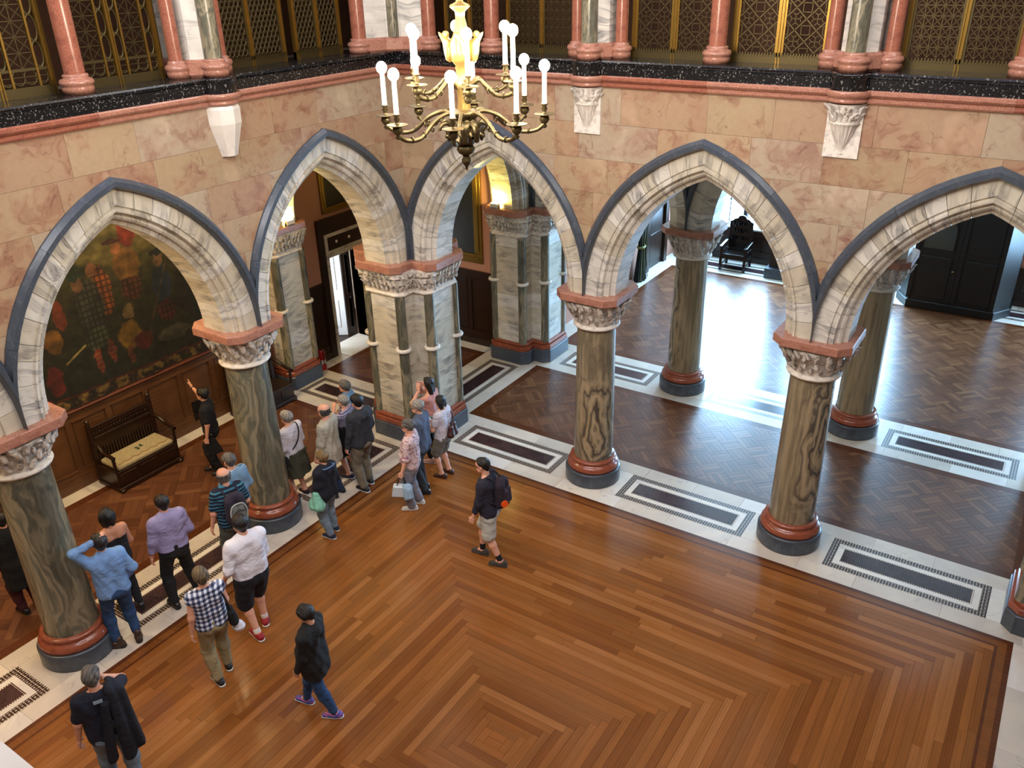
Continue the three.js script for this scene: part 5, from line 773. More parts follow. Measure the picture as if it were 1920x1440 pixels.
function polygonize(F, cell) {
  const [lo, hi] = F.box(), nx = Math.ceil((hi[0] - lo[0]) / cell) + 2, ny = Math.ceil((hi[1] - lo[1]) / cell) + 2, nz = Math.ceil((hi[2] - lo[2]) / cell) + 2;
  const V = new Float32Array(nx * ny * nz), at = (i, j, k) => i + nx * (j + ny * k), B = 5, rad = B * cell * 0.87 * 1.35 + cell + 0.02;
  for (let K = 0; K < nz; K += B) for (let J = 0; J < ny; J += B) for (let I = 0; I < nx; I += B) {
    const d = F.at(lo[0] + (I + (B - 1) / 2) * cell, lo[1] + (J + (B - 1) / 2) * cell, lo[2] + (K + (B - 1) / 2) * cell), far = Math.abs(d) > rad;
    for (let k = K; k < Math.min(nz, K + B); k++) for (let j = J; j < Math.min(ny, J + B); j++) for (let i = I; i < Math.min(nx, I + B); i++) V[at(i, j, k)] = far ? d : F.at(lo[0] + i * cell, lo[1] + j * cell, lo[2] + k * cell);
  }
  const id = new Int32Array(nx * ny * nz).fill(-1), pos = [], nor = [], uv = [], idx = [], E = [[0, 1], [0, 2], [0, 4], [1, 3], [1, 5], [2, 3], [2, 6], [3, 7], [4, 5], [4, 6], [5, 7], [6, 7]], e = cell * 0.35;
  for (let k = 0; k < nz - 1; k++) for (let j = 0; j < ny - 1; j++) for (let i = 0; i < nx - 1; i++) {
    const v = []; let neg = 0; for (let c = 0; c < 8; c++) { const q = V[at(i + (c & 1), j + ((c >> 1) & 1), k + (c >> 2))]; v.push(q); if (q < 0) neg++; } if (!neg || neg === 8) continue;
    let x = 0, y = 0, z = 0, n = 0; for (const [a, b] of E) if ((v[a] < 0) !== (v[b] < 0)) { const t = v[a] / (v[a] - v[b]); x += (a & 1) + ((b & 1) - (a & 1)) * t; y += ((a >> 1) & 1) + (((b >> 1) & 1) - ((a >> 1) & 1)) * t; z += (a >> 2) + ((b >> 2) - (a >> 2)) * t; n++; }
    const X = lo[0] + (i + x / n) * cell, Y = lo[1] + (j + y / n) * cell, Z = lo[2] + (k + z / n) * cell; id[at(i, j, k)] = pos.length / 3; pos.push(X, Y, Z);
    const gx = F.at(X + e, Y, Z) - F.at(X - e, Y, Z), gy = F.at(X, Y + e, Z) - F.at(X, Y - e, Z), gz = F.at(X, Y, Z + e) - F.at(X, Y, Z - e), l = Math.hypot(gx, gy, gz) || 1; nor.push(gx / l, gy / l, gz / l); uv.push(X + Z * 0.35, Y);
  }
  const quad = (a, b, c, d, f) => { if (a < 0 || b < 0 || c < 0 || d < 0) return; f ? idx.push(a, b, c, a, c, d) : idx.push(a, c, b, a, d, c); };
  for (let k = 1; k < nz - 1; k++) for (let j = 1; j < ny - 1; j++) for (let i = 1; i < nx - 1; i++) {
    const s = V[at(i, j, k)] < 0;
    if (s !== V[at(i + 1, j, k)] < 0) quad(id[at(i, j - 1, k - 1)], id[at(i, j, k - 1)], id[at(i, j, k)], id[at(i, j - 1, k)], s);
    if (s !== V[at(i, j + 1, k)] < 0) quad(id[at(i - 1, j, k - 1)], id[at(i - 1, j, k)], id[at(i, j, k)], id[at(i, j, k - 1)], s);
    if (s !== V[at(i, j, k + 1)] < 0) quad(id[at(i - 1, j - 1, k)], id[at(i, j - 1, k)], id[at(i, j, k)], id[at(i - 1, j, k)], s);
  }
  const g = new THREE.BufferGeometry(); g.setAttribute('position', new THREE.Float32BufferAttribute(pos, 3)); g.setAttribute('normal', new THREE.Float32BufferAttribute(nor, 3)); g.setAttribute('uv', new THREE.Float32BufferAttribute(uv, 2)); g.setIndex(idx); return g;
}
const V3 = (a) => new THREE.Vector3(a[0], a[1], a[2]), A3 = v => [v.x, v.y, v.z];
function ik(a, target, l1, l2, pole) {           // two bones from a to target, bent towards pole; returns [joint, end]
  const A = V3(a), T = V3(target), d = T.clone().sub(A); let L = d.length(); if (L > (l1 + l2) * 0.995) { d.setLength((l1 + l2) * 0.995); L = d.length(); } const dir = d.clone().normalize();
  const x = (l1 * l1 - l2 * l2 + L * L) / (2 * L), h = Math.sqrt(Math.max(0, l1 * l1 - x * x)), P = V3(pole); P.addScaledVector(dir, -P.dot(dir)).normalize();
  return [A3(A.clone().addScaledVector(dir, x).addScaledVector(P, h)), A3(A.add(d))];
}
const skins = [0xc98f72, 0xd39a80, 0xb97f62, 0xc78a70].map(c => std({ color: c, roughness: 0.6 }));
const lerp3 = (a, b, t) => [mix(a[0], b[0], t), mix(a[1], b[1], t), mix(a[2], b[2], t)];
const crease = tex(256, 256, (u, v) => { const w = fbm(u * 3, v * 3, 3, 3, 77) * 2, g = cl(0.5 + 0.7 * fbm(u * 5 + w, v * 8 + w, 5, 4, 12) + 0.12 * fbm(u * 60, v * 60, 60, 2, 3)); return [g, g, g]; }, 0.42, 0.42, false);
const strand = tex(128, 128, (u, v) => { const g = cl(0.72 + 0.9 * fbm(u * 40, v * 5, 40, 3, 22)); return [g, g, g]; }, 0.25, 0.25), strandB = tex(128, 128, (u, v) => { const g = cl(0.5 + 0.9 * fbm(u * 40, v * 5, 40, 3, 22)); return [g, g, g]; }, 0.25, 0.25, false);
const matCache = {};
const cloth = (c, o = {}) => { const k = c + JSON.stringify(Object.keys(o)); return (!Object.keys(o).length && matCache[k]) || (matCache[k] = std({ color: c, roughness: 0.9, bumpMap: crease, bumpScale: 0.012, ...o })); };
const stripes = (a, b, period, duty = 0.5) => std({ roughness: 0.9, bumpMap: crease, bumpScale: 0.012, map: tex(8, 64, (u, v) => (v < duty ? a : b), 1, period) });
const checkMat = std({ roughness: 0.9, bumpMap: crease, bumpScale: 0.012, map: tex(64, 64, (u, v) => { const a = u < 0.5, b = v < 0.5; return a && b ? [0.10, 0.12, 0.22] : a || b ? [0.42, 0.46, 0.58] : [0.86, 0.87, 0.9]; }, 0.062, 0.062) });
const floralMat = std({ roughness: 0.9, bumpMap: crease, bumpScale: 0.012, map: tex(128, 128, (u, v) => { const n = fbm(u * 7, v * 7, 7, 3, 5), m = fbm(u * 9 + 3, v * 9, 9, 2, 91); let c = [0.80, 0.70, 0.70]; c = mix3(c, [0.55, 0.34, 0.42], ss(0.12, 0.22, n)); return mix3(c, [0.62, 0.58, 0.60], ss(0.15, 0.25, m)); }, 0.3, 0.3) });
const denimMat = (a, b) => std({ roughness: 0.9, bumpMap: crease, bumpScale: 0.012, map: tex(64, 64, (u, v) => mix3(a, b, cl(0.5 + fbm(u * 16, v * 16, 16, 3, 3)))) });

let pseed = 1;
function person(o) {
  const k = o.h / 1.75, W = o.wide || 1, B = (o.belly || 0) * k, t = thing('person', o.label, 'person', [o.pos[0], 0, o.pos[1]], o.turn, o.group), s = ++pseed * 1.7;
  const lean = o.lean || 0, hipY = (o.hipY || 0.93) * k, up = (x, y, z) => { const dy = y * k - hipY, dz = z * k; return [x * k, hipY + dy * Math.cos(lean) - dz * Math.sin(lean), dy * Math.sin(lean) + dz * Math.cos(lean)]; };
  const sw = 0.175 * W, sh = { L: up(sw, 1.405, 0), R: up(-sw, 1.405, 0) }, hip = { L: [0.088 * k * W, hipY - 0.02 * k, 0], R: [-0.088 * k * W, hipY - 0.02 * k, 0] };
  const neck = up(0, 1.45, -0.005), head0 = up(0, 1.625, 0.025);
  const feet = o.feet || { L: [0.10, 0.0, 0.02], R: [-0.10, 0.0, -0.03] }, fy = o.footYaw || { L: 0.15, R: -0.15 };
  const hands = o.hands || { L: [0.27, 0.80, 0.08], R: [-0.27, 0.80, 0.08] }, pole = o.pole || { L: [0.35, -0.2, -1], R: [-0.35, -0.2, -1] };
  const J = {}; for (const q of ['L', 'R']) {
    const an = [feet[q][0] * k, feet[q][1] * k + 0.085 * k, feet[q][2] * k]; const [kn, af] = ik(hip[q], an, 0.435 * k, 0.425 * k, [q === 'L' ? 0.12 : -0.12, 0, 1]); const ht = o.rel ? up(...hands[q]) : hands[q].map(v => v * k); const [el, wr] = ik(sh[q], ht, 0.285 * k, 0.255 * k, pole[q]);
    J[q] = { hip: hip[q], kn, an: af, sh: sh[q], el, wr };
  }
  const torso = (F, g = 0) => { F.add([0.075 * k * W, hipY - 0.01, 0], up(0.07 * W, 1.14, 0.01), (0.112 + g) * k, (0.100 + g) * k).add([-0.075 * k * W, hipY - 0.01, 0], up(-0.07 * W, 1.14, 0.01), (0.112 + g) * k, (0.100 + g) * k).add(up(0.065 * W, 1.14, 0.01), up(0.082 * W, 1.33, 0.0), (0.100 + g) * k, (0.107 + g) * k).add(up(-0.065 * W, 1.14, 0.01), up(-0.082 * W, 1.33, 0.0), (0.100 + g) * k, (0.107 + g) * k).add(up(0.15 * W, 1.40, -0.005), up(-0.15 * W, 1.40, -0.005), (0.066 + g) * k).add(up(0.05, 1.42, -0.01), up(-0.05, 1.42, -0.01), (0.07 + g) * k); if (B) F.add(up(0.05, 1.06, 0.04), up(-0.05, 1.06, 0.04), 0.11 * k + B + g * k); if (o.bust) F.add(up(0.075, 1.27, 0.075), up(0.075, 1.25, 0.08), (0.062 + g) * k).add(up(-0.075, 1.27, 0.075), up(-0.075, 1.25, 0.08), (0.062 + g) * k); return F; };
  const arm = (F, q, g, f1 = 2) => { const j = J[q]; F.add(j.sh, f1 < 1 ? lerp3(j.sh, j.el, f1) : j.el, (0.053 + g) * k, (f1 < 1 ? 0.049 + g * 1.15 : 0.042 + g) * k); if (f1 > 1) F.add(j.el, lerp3(j.el, j.wr, f1 - 1), (0.042 + g) * k, mix(0.042, 0.027, f1 - 1) * k + g * k); return F; };
  const leg = (F, q, g, f1 = 2, ga = g) => { const j = J[q]; F.add(j.hip, f1 < 1 ? lerp3(j.hip, j.kn, f1) : j.kn, (0.083 + g) * k * Math.sqrt(W), (f1 < 1 ? mix(0.083, 0.054, f1) + ga : 0.054 + mix(g, ga, 0.5)) * k); if (f1 > 1) { const m = lerp3(j.kn, j.an, 0.3 * (f1 - 1)); F.add(j.kn, m, (0.054 + mix(g, ga, 0.5)) * k, (0.056 + mix(g, ga, 0.6)) * k).add(m, lerp3(j.kn, j.an, f1 - 1), (0.056 + mix(g, ga, 0.6)) * k, (0.037 + ga) * k); } return F; };
  // skin
  const F = Field(0.03); torso(F); for (const q of ['L', 'R']) { arm(F, q, 0); leg(F, q, 0); F.add(J[q].an, [J[q].an[0] + 0.07 * k * Math.sin(fy[q]), J[q].an[1] - 0.045 * k, J[q].an[2] + 0.10 * k * Math.cos(fy[q])], 0.04 * k, 0.032 * k); } F.add(neck, lerp3(neck, head0, 0.6), 0.052 * k, 0.05 * k);
  // head in its own frame
  const hy = (o.headYaw || 0), hp = (o.headPitch || 0) + lean * 0.4, Hm = new THREE.Matrix4().makeRotationFromEuler(new THREE.Euler(hp, hy, o.headRoll || 0, 'YXZ')).setPosition(...head0), hk = k * (o.headSize || 1);
  const HF = Field(0.022); const hq = (x, y, z) => [x * hk, y * hk, z * hk];
  HF.add(hq(0, 0.035, -0.022), hq(0, 0.035, 0.012), 0.083 * hk, 0.079 * hk).add(hq(0, -0.02, 0.01), hq(0, -0.075, 0.045), 0.066 * hk, 0.036 * hk).add(hq(0.028, -0.06, 0.03), hq(-0.028, -0.06, 0.03), 0.036 * hk).add(hq(0, 0.015, 0.086), hq(0, -0.022, 0.106), 0.010 * hk, 0.014 * hk).add(hq(0.076, 0.012, -0.012), hq(0.08, -0.018, -0.006), 0.013 * hk, 0.010 * hk).add(hq(-0.076, 0.012, -0.012), hq(-0.08, -0.018, -0.006), 0.013 * hk, 0.010 * hk).add(hq(0, -0.05, -0.02), hq(0, -0.15, -0.035), 0.054 * hk, 0.052 * hk).add(hq(0.032, 0.035, 0.07), hq(-0.032, 0.035, 0.07), 0.016 * hk).add(hq(0.016, -0.055, 0.082), hq(-0.016, -0.055, 0.082), 0.010 * hk);
  const parts = [polygonize(F, 0.02), polygonize(HF, 0.0065).applyMatrix4(Hm)];
  // hands
  for (const q of ['L', 'R']) {
    const j = J[q], dir = o.handDir && o.handDir[q] ? V3(o.handDir[q]).normalize() : V3(j.wr).sub(V3(j.el)).normalize(), sx = q === 'L' ? 1 : -1; let pn_ = V3(o.palm && o.palm[q] ? o.palm[q] : [-sx, 0, -0.15]); pn_.addScaledVector(dir, -pn_.dot(dir)).normalize(); const side = new THREE.Vector3().crossVectors(dir, pn_).multiplyScalar(1); // thumb side
    let th = side.clone(); if (th.z * 1 + th.y * 0.3 < 0) th.negate(); const curl = o.curl && o.curl[q] !== undefined ? o.curl[q] : 0.45, P = (a, b, c) => A3(V3(j.wr).addScaledVector(dir, a * k).addScaledVector(th, b * k).addScaledVector(pn_, c * k));
    const G = Field(0.008); G.add(P(-0.02, 0, 0), P(0.03, 0, 0), 0.026 * k, 0.024 * k); for (let f = 0; f < 4; f++) { const b = (1.5 - f) * 0.019, ln = [0.072, 0.08, 0.074, 0.058][f], c1 = curl * (0.8 + 0.1 * f); G.add(P(0.025, b * 0.7, 0), P(0.088, b, 0.002), 0.0165 * k, 0.0125 * k); const m = [0.088 + ln * 0.5 * Math.cos(c1), b * 1.05, 0.002 + ln * 0.5 * Math.sin(c1)], e = [m[0] + ln * 0.5 * Math.cos(c1 * 2.2), b * 1.05, m[2] + ln * 0.5 * Math.sin(c1 * 2.2)]; G.add(P(0.088, b, 0.002), P(...m), 0.0095 * k, 0.0088 * k).add(P(...m), P(...e), 0.0088 * k, 0.0075 * k); }
    G.add(P(0.02, 0.026, 0.006), P(0.058, 0.05, 0.018), 0.014 * k, 0.011 * k).add(P(0.058, 0.05, 0.018), P(0.09, 0.058, 0.026 + 0.02 * curl), 0.011 * k, 0.0085 * k); parts.push(polygonize(G, 0.0055)); J[q].palm = P(0.07, 0, 0.02); J[q].dir = A3(dir);
  }
  const body = part('body', mergeGeometries(parts, false), o.skin || skins[Math.floor(pseed * 7 % 4)], t);
  // eyes
  const em = part('eyes', merge([1, -1].map(e => { const g = new THREE.SphereGeometry(0.0105 * hk, 8, 6); g.translate(e * 0.033 * hk, 0.016 * hk, 0.083 * hk); g.applyMatrix4(Hm); return g; })), matEye, body);
  // clothes
  const T = o.top; if (T) { const G = Field(0.035); torso(G, 0.010 + (T.loose || 0) * 0.9); for (const q of ['L', 'R']) { const sl = T.sleeve[q] !== undefined ? T.sleeve[q] : T.sleeve; if (sl > 0) arm(G, q, 0.011 + (T.loose || 0) * 0.42, sl); } if (T.collar) G.add(lerp3(neck, head0, 0.08), lerp3(neck, head0, 0.22), 0.066 * k, 0.062 * k); if (T.hood) G.add(up(-0.07, 1.44, -0.085), up(0.07, 1.44, -0.085), 0.055 * k).add(up(-0.05, 1.40, -0.11), up(0.05, 1.40, -0.11), 0.05 * k); if (T.long) G.add([0.05 * k, hipY, 0], [0.06 * k, T.hem * k, -0.01], 0.14 * k + (T.loose || 0), 0.14 * k + T.long).add([-0.05 * k, hipY, 0], [-0.06 * k, T.hem * k, -0.01], 0.14 * k + (T.loose || 0), 0.14 * k + T.long);
    const n = up(0, (T.neck || 1.475), 0.03), m = V3(up(0, 2, 0)).sub(V3(up(0, 1, 0))).normalize(), nz = [m.x, m.y, m.z + 0.28]; if (!T.collar) G.cut(...nz, nz[0] * n[0] + nz[1] * n[1] + nz[2] * n[2]); G.cut(0, -1, 0, -(T.hem || 0.86) * k); G.folds(T.puff ? 0.007 : 0.006, s); const tp = part(T.name || 'shirt', polygonize(G, 0.0155), T.mat, t, T.label); if (T.strap) { const S2 = Field(0.01); } }
  const Bt = o.bottom; if (Bt) { const G = Field(0.03); if (Bt.skirt) { for (const e of [-1, 1]) for (const z of [-0.03, 0.05]) G.add([e * 0.06 * k * W, (Bt.waist || 1.0) * k, z * 0.3], [e * 0.10 * k, Bt.hem * k, z + 0.01], 0.125 * k, 0.125 * k + Bt.skirt); G.cut(0, -1, 0, -Bt.hem * k); } else { for (const q of ['L', 'R']) leg(G, q, 0.013 + (Bt.loose || 0), Bt.leg, 0.013 + (Bt.flare || Bt.loose || 0)); G.add([0.07 * k * W, hipY + 0.04 * k, 0], [-0.07 * k * W, hipY + 0.04 * k, 0], (T && T.hem < 0.9 ? 0.112 : 0.12) * k).add([0.06 * k * W, hipY - 0.05 * k, -0.03 * k], [-0.06 * k * W, hipY - 0.05 * k, -0.03 * k], 0.105 * k); } G.cut(0, 1, 0, (Bt.waist || 1.03) * k); G.folds(0.0065, s + 3); part(Bt.name || 'trousers', polygonize(G, 0.0155), Bt.mat, t, Bt.label); }
  if (o.wrap) { const G = Field(0.03); for (const z of [-0.03, 0.03]) G.add([0.07 * k, (o.wrap.top || 1.0) * k, z], [0.09 * k, o.wrap.hem * k, z - 0.02], 0.13 * k, 0.16 * k).add([-0.07 * k, (o.wrap.top || 1.0) * k, z], [-0.09 * k, o.wrap.hem * k, z - 0.02], 0.13 * k, 0.16 * k); G.cut(0, 1, 0, (o.wrap.top || 1.0) * k).cut(0, -1, 0, -o.wrap.hem * k).folds(0.008, s); part('tied_jacket', polygonize(G, 0.016), o.wrap.mat, t, o.wrap.label); }
  // socks and shoes
  for (const q of ['L', 'R']) { const a = J[q].an, c = Math.cos(fy[q]), d = Math.sin(fy[q]), at = (x, y, z) => [a[0] + (x * c + z * d) * k, feet[q][1] * k + y * k, a[2] + (-x * d + z * c) * k];
    if (o.sock) { const G = Field(0.01); G.add(lerp3(a, J[q].kn, o.sock.h), a, 0.045 * k, 0.042 * k); part('sock', polygonize(G, 0.012), o.sock.mat, t); }
    const S = o.shoe, G = Field(0.03); G.add(at(0, 0.05, -0.055), at(0, 0.052, 0.02), 0.043 * k, 0.042 * k).add(at(0, 0.05, 0.02), at(0.004, 0.038, 0.15), 0.046 * k, 0.034 * k); if (S.high) G.add(at(0, 0.05, -0.02), at(0, S.high, -0.025), 0.046 * k, 0.047 * k); else G.add(at(0, 0.06, -0.03), at(0, 0.085, -0.025), 0.042 * k, 0.040 * k); G.cut(0, -1, 0, -(feet[q][1] + 0.018) * k); if (!S.high) G.cut(0, 1, 0, (feet[q][1] + 0.1) * k); const sm = part('shoe', polygonize(G, 0.009), S.mat, t, S.label);
    const SF = Field(0.02); SF.add(at(0, 0.03, -0.06), at(0, 0.03, 0.02), 0.046 * k, 0.043 * k).add(at(0, 0.03, 0.02), at(0.004, 0.03, 0.155), 0.046 * k, 0.038 * k); SF.cut(0, 1, 0, (feet[q][1] + 0.028) * k).cut(0, -1, 0, -(feet[q][1] + 0.001) * k); part('sole', polygonize(SF, 0.009), S.sole || matSole, sm); }
  // hair
  const Hr = o.hair; if (Hr) { const G = Field(0.02), v = Hr.vol || 0.012; if (Hr.style === 'fringe') { for (let i = 0; i <= 10; i++) { const a = -1.9 + i * 0.38; G.add(hq(0.074 * Math.sin(a), 0.03, -0.02 - 0.066 * Math.cos(a)), hq(0.068 * Math.sin(a), -0.045, -0.02 - 0.06 * Math.cos(a)), 0.022 * hk + v * 0.3, 0.018 * hk); } }
    else { G.add(hq(0, 0.045, -0.028), hq(0, 0.048, 0.012), 0.083 * hk + v, 0.077 * hk + v); if (Hr.style === 'long') { G.add(hq(0.04, 0.0, -0.05), hq(0.05, -0.17, -0.07), 0.065 * hk, 0.05 * hk).add(hq(-0.04, 0.0, -0.05), hq(-0.05, -0.17, -0.07), 0.065 * hk, 0.05 * hk).add(hq(0.07, 0.02, 0.0), hq(0.075, -0.1, 0.01), 0.03 * hk, 0.022 * hk).add(hq(-0.07, 0.02, 0.0), hq(-0.075, -0.1, 0.01), 0.03 * hk, 0.022 * hk); } else if (Hr.style === 'bob') G.add(hq(0.045, 0.0, -0.045), hq(0.05, -0.085, -0.04), 0.062 * hk, 0.05 * hk).add(hq(-0.045, 0.0, -0.045), hq(-0.05, -0.085, -0.04), 0.062 * hk, 0.05 * hk).add(hq(0.072, 0.02, 0.0), hq(0.074, -0.06, 0.01), 0.026 * hk, 0.02 * hk).add(hq(-0.072, 0.02, 0.0), hq(-0.074, -0.06, 0.01), 0.026 * hk, 0.02 * hk); else G.add(hq(0, 0.005, -0.045), hq(0, -0.035, -0.052), 0.066 * hk + v * 0.4, 0.047 * hk);
      // keep the face clear: cut the part in front of and below the hairline
      G.cut(0, Hr.style === 'long' || Hr.style === 'bob' ? -0.35 : -0.75, 0.85, 0.012 * hk + (Hr.front || 0)); }
    G.folds(Hr.curly ? 0.01 : 0.005, s); const gg = polygonize(G, 0.008); gg.applyMatrix4(Hm); part('hair', gg, Hr.mat, t, Hr.label); }
  if (o.glasses) part('glasses', merge([1, -1].flatMap(e => { const r = new THREE.TorusGeometry(0.021 * hk, 0.0025, 5, 14); r.translate(e * 0.033 * hk, 0.014 * hk, 0.1 * hk); const b = bar([e * 0.054 * hk, 0.016 * hk, 0.098 * hk], [e * 0.082 * hk, 0.014 * hk, -0.01 * hk], 0.004, 0.004); return [r, b]; })).applyMatrix4(Hm), M.iron, t);
  if (o.lanyard) part('lanyard', tube([up(0.06, 1.46, -0.02), up(0.075, 1.36, 0.10), up(0.02, 1.18, 0.135), up(-0.02, 1.18, 0.135), up(-0.075, 1.36, 0.10), up(-0.06, 1.46, -0.02)], 0.008, 30, 5), cloth(o.lanyard), t);
  t.updateMatrixWorld(true);
  return { t, J, up, k, turn: o.turn, world: p => A3(V3(p).applyMatrix4(t.matrixWorld)), Hm, hq };
}
const matEye = hex(0x1c1512, { roughness: 0.2 }), matSole = hex(0xd8d6d0, { roughness: 0.7 }), solDark = hex(0x1e1b19, { roughness: 0.8 });
const hair = (c, r) => std({ color: c, roughness: r, map: strand, bumpMap: strandB, bumpScale: 0.008 });
const hairM = { black: hair(0x0f0c0b, 0.55), brown: hair(0x1c120d, 0.5), grey: hair(0x77706a, 0.7), white: hair(0xb5aca2, 0.7), blond: hair(0x9a7a4a, 0.6), ash: hair(0x7d6848, 0.65), pepper: hair(0x55504c, 0.7) };
const D = Math.PI / 180;
// a soft bag meshed from a field, placed as a thing of its own
function bag(name, label, category, pos, turn, build) { const t = thing(name, label, category, pos, turn); build(t); return t; }
function soft(F, cell, mat, name, parent, label) { return part(name, polygonize(F, cell), mat, parent, label); }
function backpack(label, P, off, main, front, extra) {
  const c = P.world(P.up(...off)), t = thing('backpack', label, 'backpack', c, P.turn), k = P.k;
  const F = Field(0.03); F.add([0.07, -0.16, 0], [0.07, 0.12, 0], 0.085, 0.075).add([-0.07, -0.16, 0], [-0.07, 0.12, 0], 0.085, 0.075).add([0.03, 0.17, 0.01], [-0.03, 0.17, 0.01], 0.06).folds(0.004, 2); soft(F, 0.012, main, 'main_pocket', t);
  const G = Field(0.02); G.add([0.05, -0.14, -0.07], [0.05, 0.02, -0.065], 0.06, 0.05).add([-0.05, -0.14, -0.07], [-0.05, 0.02, -0.065], 0.06, 0.05); soft(G, 0.011, front, 'front_pocket', t);
  for (const s of [-1, 1]) part('shoulder_strap', tube([[s * 0.085, 0.16, 0.05], [s * 0.10, 0.235, 0.13], [s * 0.105, 0.18, 0.26], [s * 0.125, 0.02, 0.27], [s * 0.17, -0.1, 0.15], [s * 0.12, -0.18, 0.04]], 0.014, 24, 6), main, t);
  part('grab_loop', tube([[-0.03, 0.2, 0.03], [-0.02, 0.25, 0.03], [0.02, 0.25, 0.03], [0.03, 0.2, 0.03]], 0.007, 12, 5), main, t);
  if (extra) extra(t); return t;
}
const shoeBlack = { mat: hex(0x15120f, { roughness: 0.35 }), sole: solDark };
const jeans = denimMat([0.10, 0.19, 0.33], [0.16, 0.29, 0.45]), jeansDark = denimMat([0.08, 0.12, 0.22], [0.11, 0.17, 0.30]), jeansPale = denimMat([0.36, 0.42, 0.48], [0.46, 0.52, 0.57]);
{ // walking man with backpack
  const P = person({ label: 'person in navy jumper and pale shorts walking with a backpack', pos: [-1.86, -2.66], turn: -76 * D, h: 1.76, lean: 0.10, headPitch: 0.05, feet: { L: [0.10, 0, -0.17], R: [-0.08, 0, 0.18] }, footYaw: { L: 0.1, R: -0.1 }, hands: { L: [0.24, 0.80, 0.20], R: [-0.26, 0.84, 0.12] }, top: { name: 'jumper', mat: cloth(0x1f1d2c), sleeve: 1.55, hem: 0.83, neck: 1.47, loose: 0.016 }, bottom: { name: 'shorts', mat: cloth(0xb3b3aa), leg: 0.88, loose: 0.02, flare: 0.035 }, sock: { h: 0.28, mat: cloth(0x0e0d0d) }, shoe: { mat: cloth(0x3c352e), sole: hex(0x4a443c), label: 'grey-brown hiking shoe' }, hair: { mat: hairM.brown, vol: 0.006, front: -0.026 }, glasses: true, skin: skins[1] });
  backpack('dark plum backpack with a bright orange disc on the walking person', P, [0, 1.24, -0.215], cloth(0x221724), cloth(0x2a1d2c), t => { const c = cyl(0.052, 0.052, 0.02, 0, 0, 0, 24); c.rotateZ(Math.PI / 2); c.rotateY(0.75); c.translate(0.125, -0.13, -0.085); part('orange_disc', c, hex(0xe8530c, { roughness: 0.5 }), t, 'bright orange disc'); part('zip', tube([[0.11, -0.16, -0.02], [0.12, 0.1, -0.02], [0, 0.2, -0.03], [-0.12, 0.1, -0.02]], 0.005, 20, 5), cloth(0x0c0a0d), t); });
}
{ const P = person({ label: 'person in a black hooded puffer coat and jeans striding across the floor', pos: [-2.00, 0.74], turn: -68 * D, h: 1.60, lean: -0.02, wide: 1.08, belly: 0.02, headPitch: 0.15, headYaw: -0.1, feet: { L: [0.08, 0, -0.22], R: [-0.08, 0, 0.24] }, hands: { L: [0.22, 0.88, 0.13], R: [-0.22, 0.88, 0.13] }, top: { name: 'puffer_coat', mat: cloth(0x0b0b0e), sleeve: 1.92, hem: 0.70, loose: 0.028, puff: 1, collar: 1, hood: 1, long: 0.01 }, bottom: { name: 'jeans', mat: jeans, leg: 1.93, loose: 0.004 }, shoe: { mat: std({ roughness: 0.7, map: tex(32, 32, (u, v) => { const n = pn(u * 6, v * 6, 6, 3); return n > 0.1 ? [0.75, 0.35, 0.45] : [0.22, 0.30, 0.62]; }, 0.12, 0.12) }), label: 'blue and pink running shoe' }, hair: { mat: hairM.black, vol: 0.018, curly: 1 }, lanyard: 0x2a50b0, skin: skins[0] }); }
{ const P = person({ label: 'person in a navy T-shirt with a jacket slung over one shoulder', pos: [-3.02, 2.66], turn: -118 * D, h: 1.77, belly: 0.02, headYaw: -0.1, feet: { L: [0.11, 0, 0.05], R: [-0.11, 0, -0.05] }, hands: { L: [0.30, 0.80, 0.06], R: [-0.07, 1.47, 0.17] }, pole: { L: [0.4, -0.2, -1], R: [-1, -1, 0.0] }, handDir: { R: [0.3, 1, 0.1] }, top: { name: 'tshirt', mat: cloth(0x0d1226), sleeve: 0.72, hem: 0.84, loose: 0.01 }, bottom: { name: 'jeans', mat: jeansPale, leg: 1.93, loose: 0.008 }, shoe: { mat: cloth(0x2a2622), sole: solDark }, hair: { mat: hairM.grey, vol: 0.005 }, skin: skins[1] });
  const c = P.world(P.up(0, 1.45, -0.115)); const l = thing('neck_label', 'pale blue printed patch on the back of the navy T-shirt', 'print', c, P.turn); part('patch', rbox(0.085, 0.045, 0.006, 0.002, 0, -0.025, -0.012), cloth(0xa8c4d8), l);
  const j = thing('jacket', 'dark navy jacket slung over the shoulder of the person in the navy T-shirt', 'jacket', P.world([0, 0, 0]), P.turn); const F = Field(0.03), u = P.up; F.add(u(-0.13, 1.47, 0.08), u(-0.11, 1.48, -0.05), 0.045).add(u(-0.12, 1.46, -0.08), u(-0.14, 1.10, -0.15), 0.05, 0.05).add(u(-0.14, 1.10, -0.15), u(-0.14, 0.66, -0.17), 0.055, 0.065).add(u(-0.05, 1.36, -0.13), u(0.02, 0.68, -0.17), 0.04, 0.055).add(u(-0.2, 1.42, -0.05), u(-0.25, 0.72, -0.12), 0.045, 0.06).folds(0.010, 4, true); soft(F, 0.015, cloth(0x0a0d1a), 'draped_cloth', j);
}
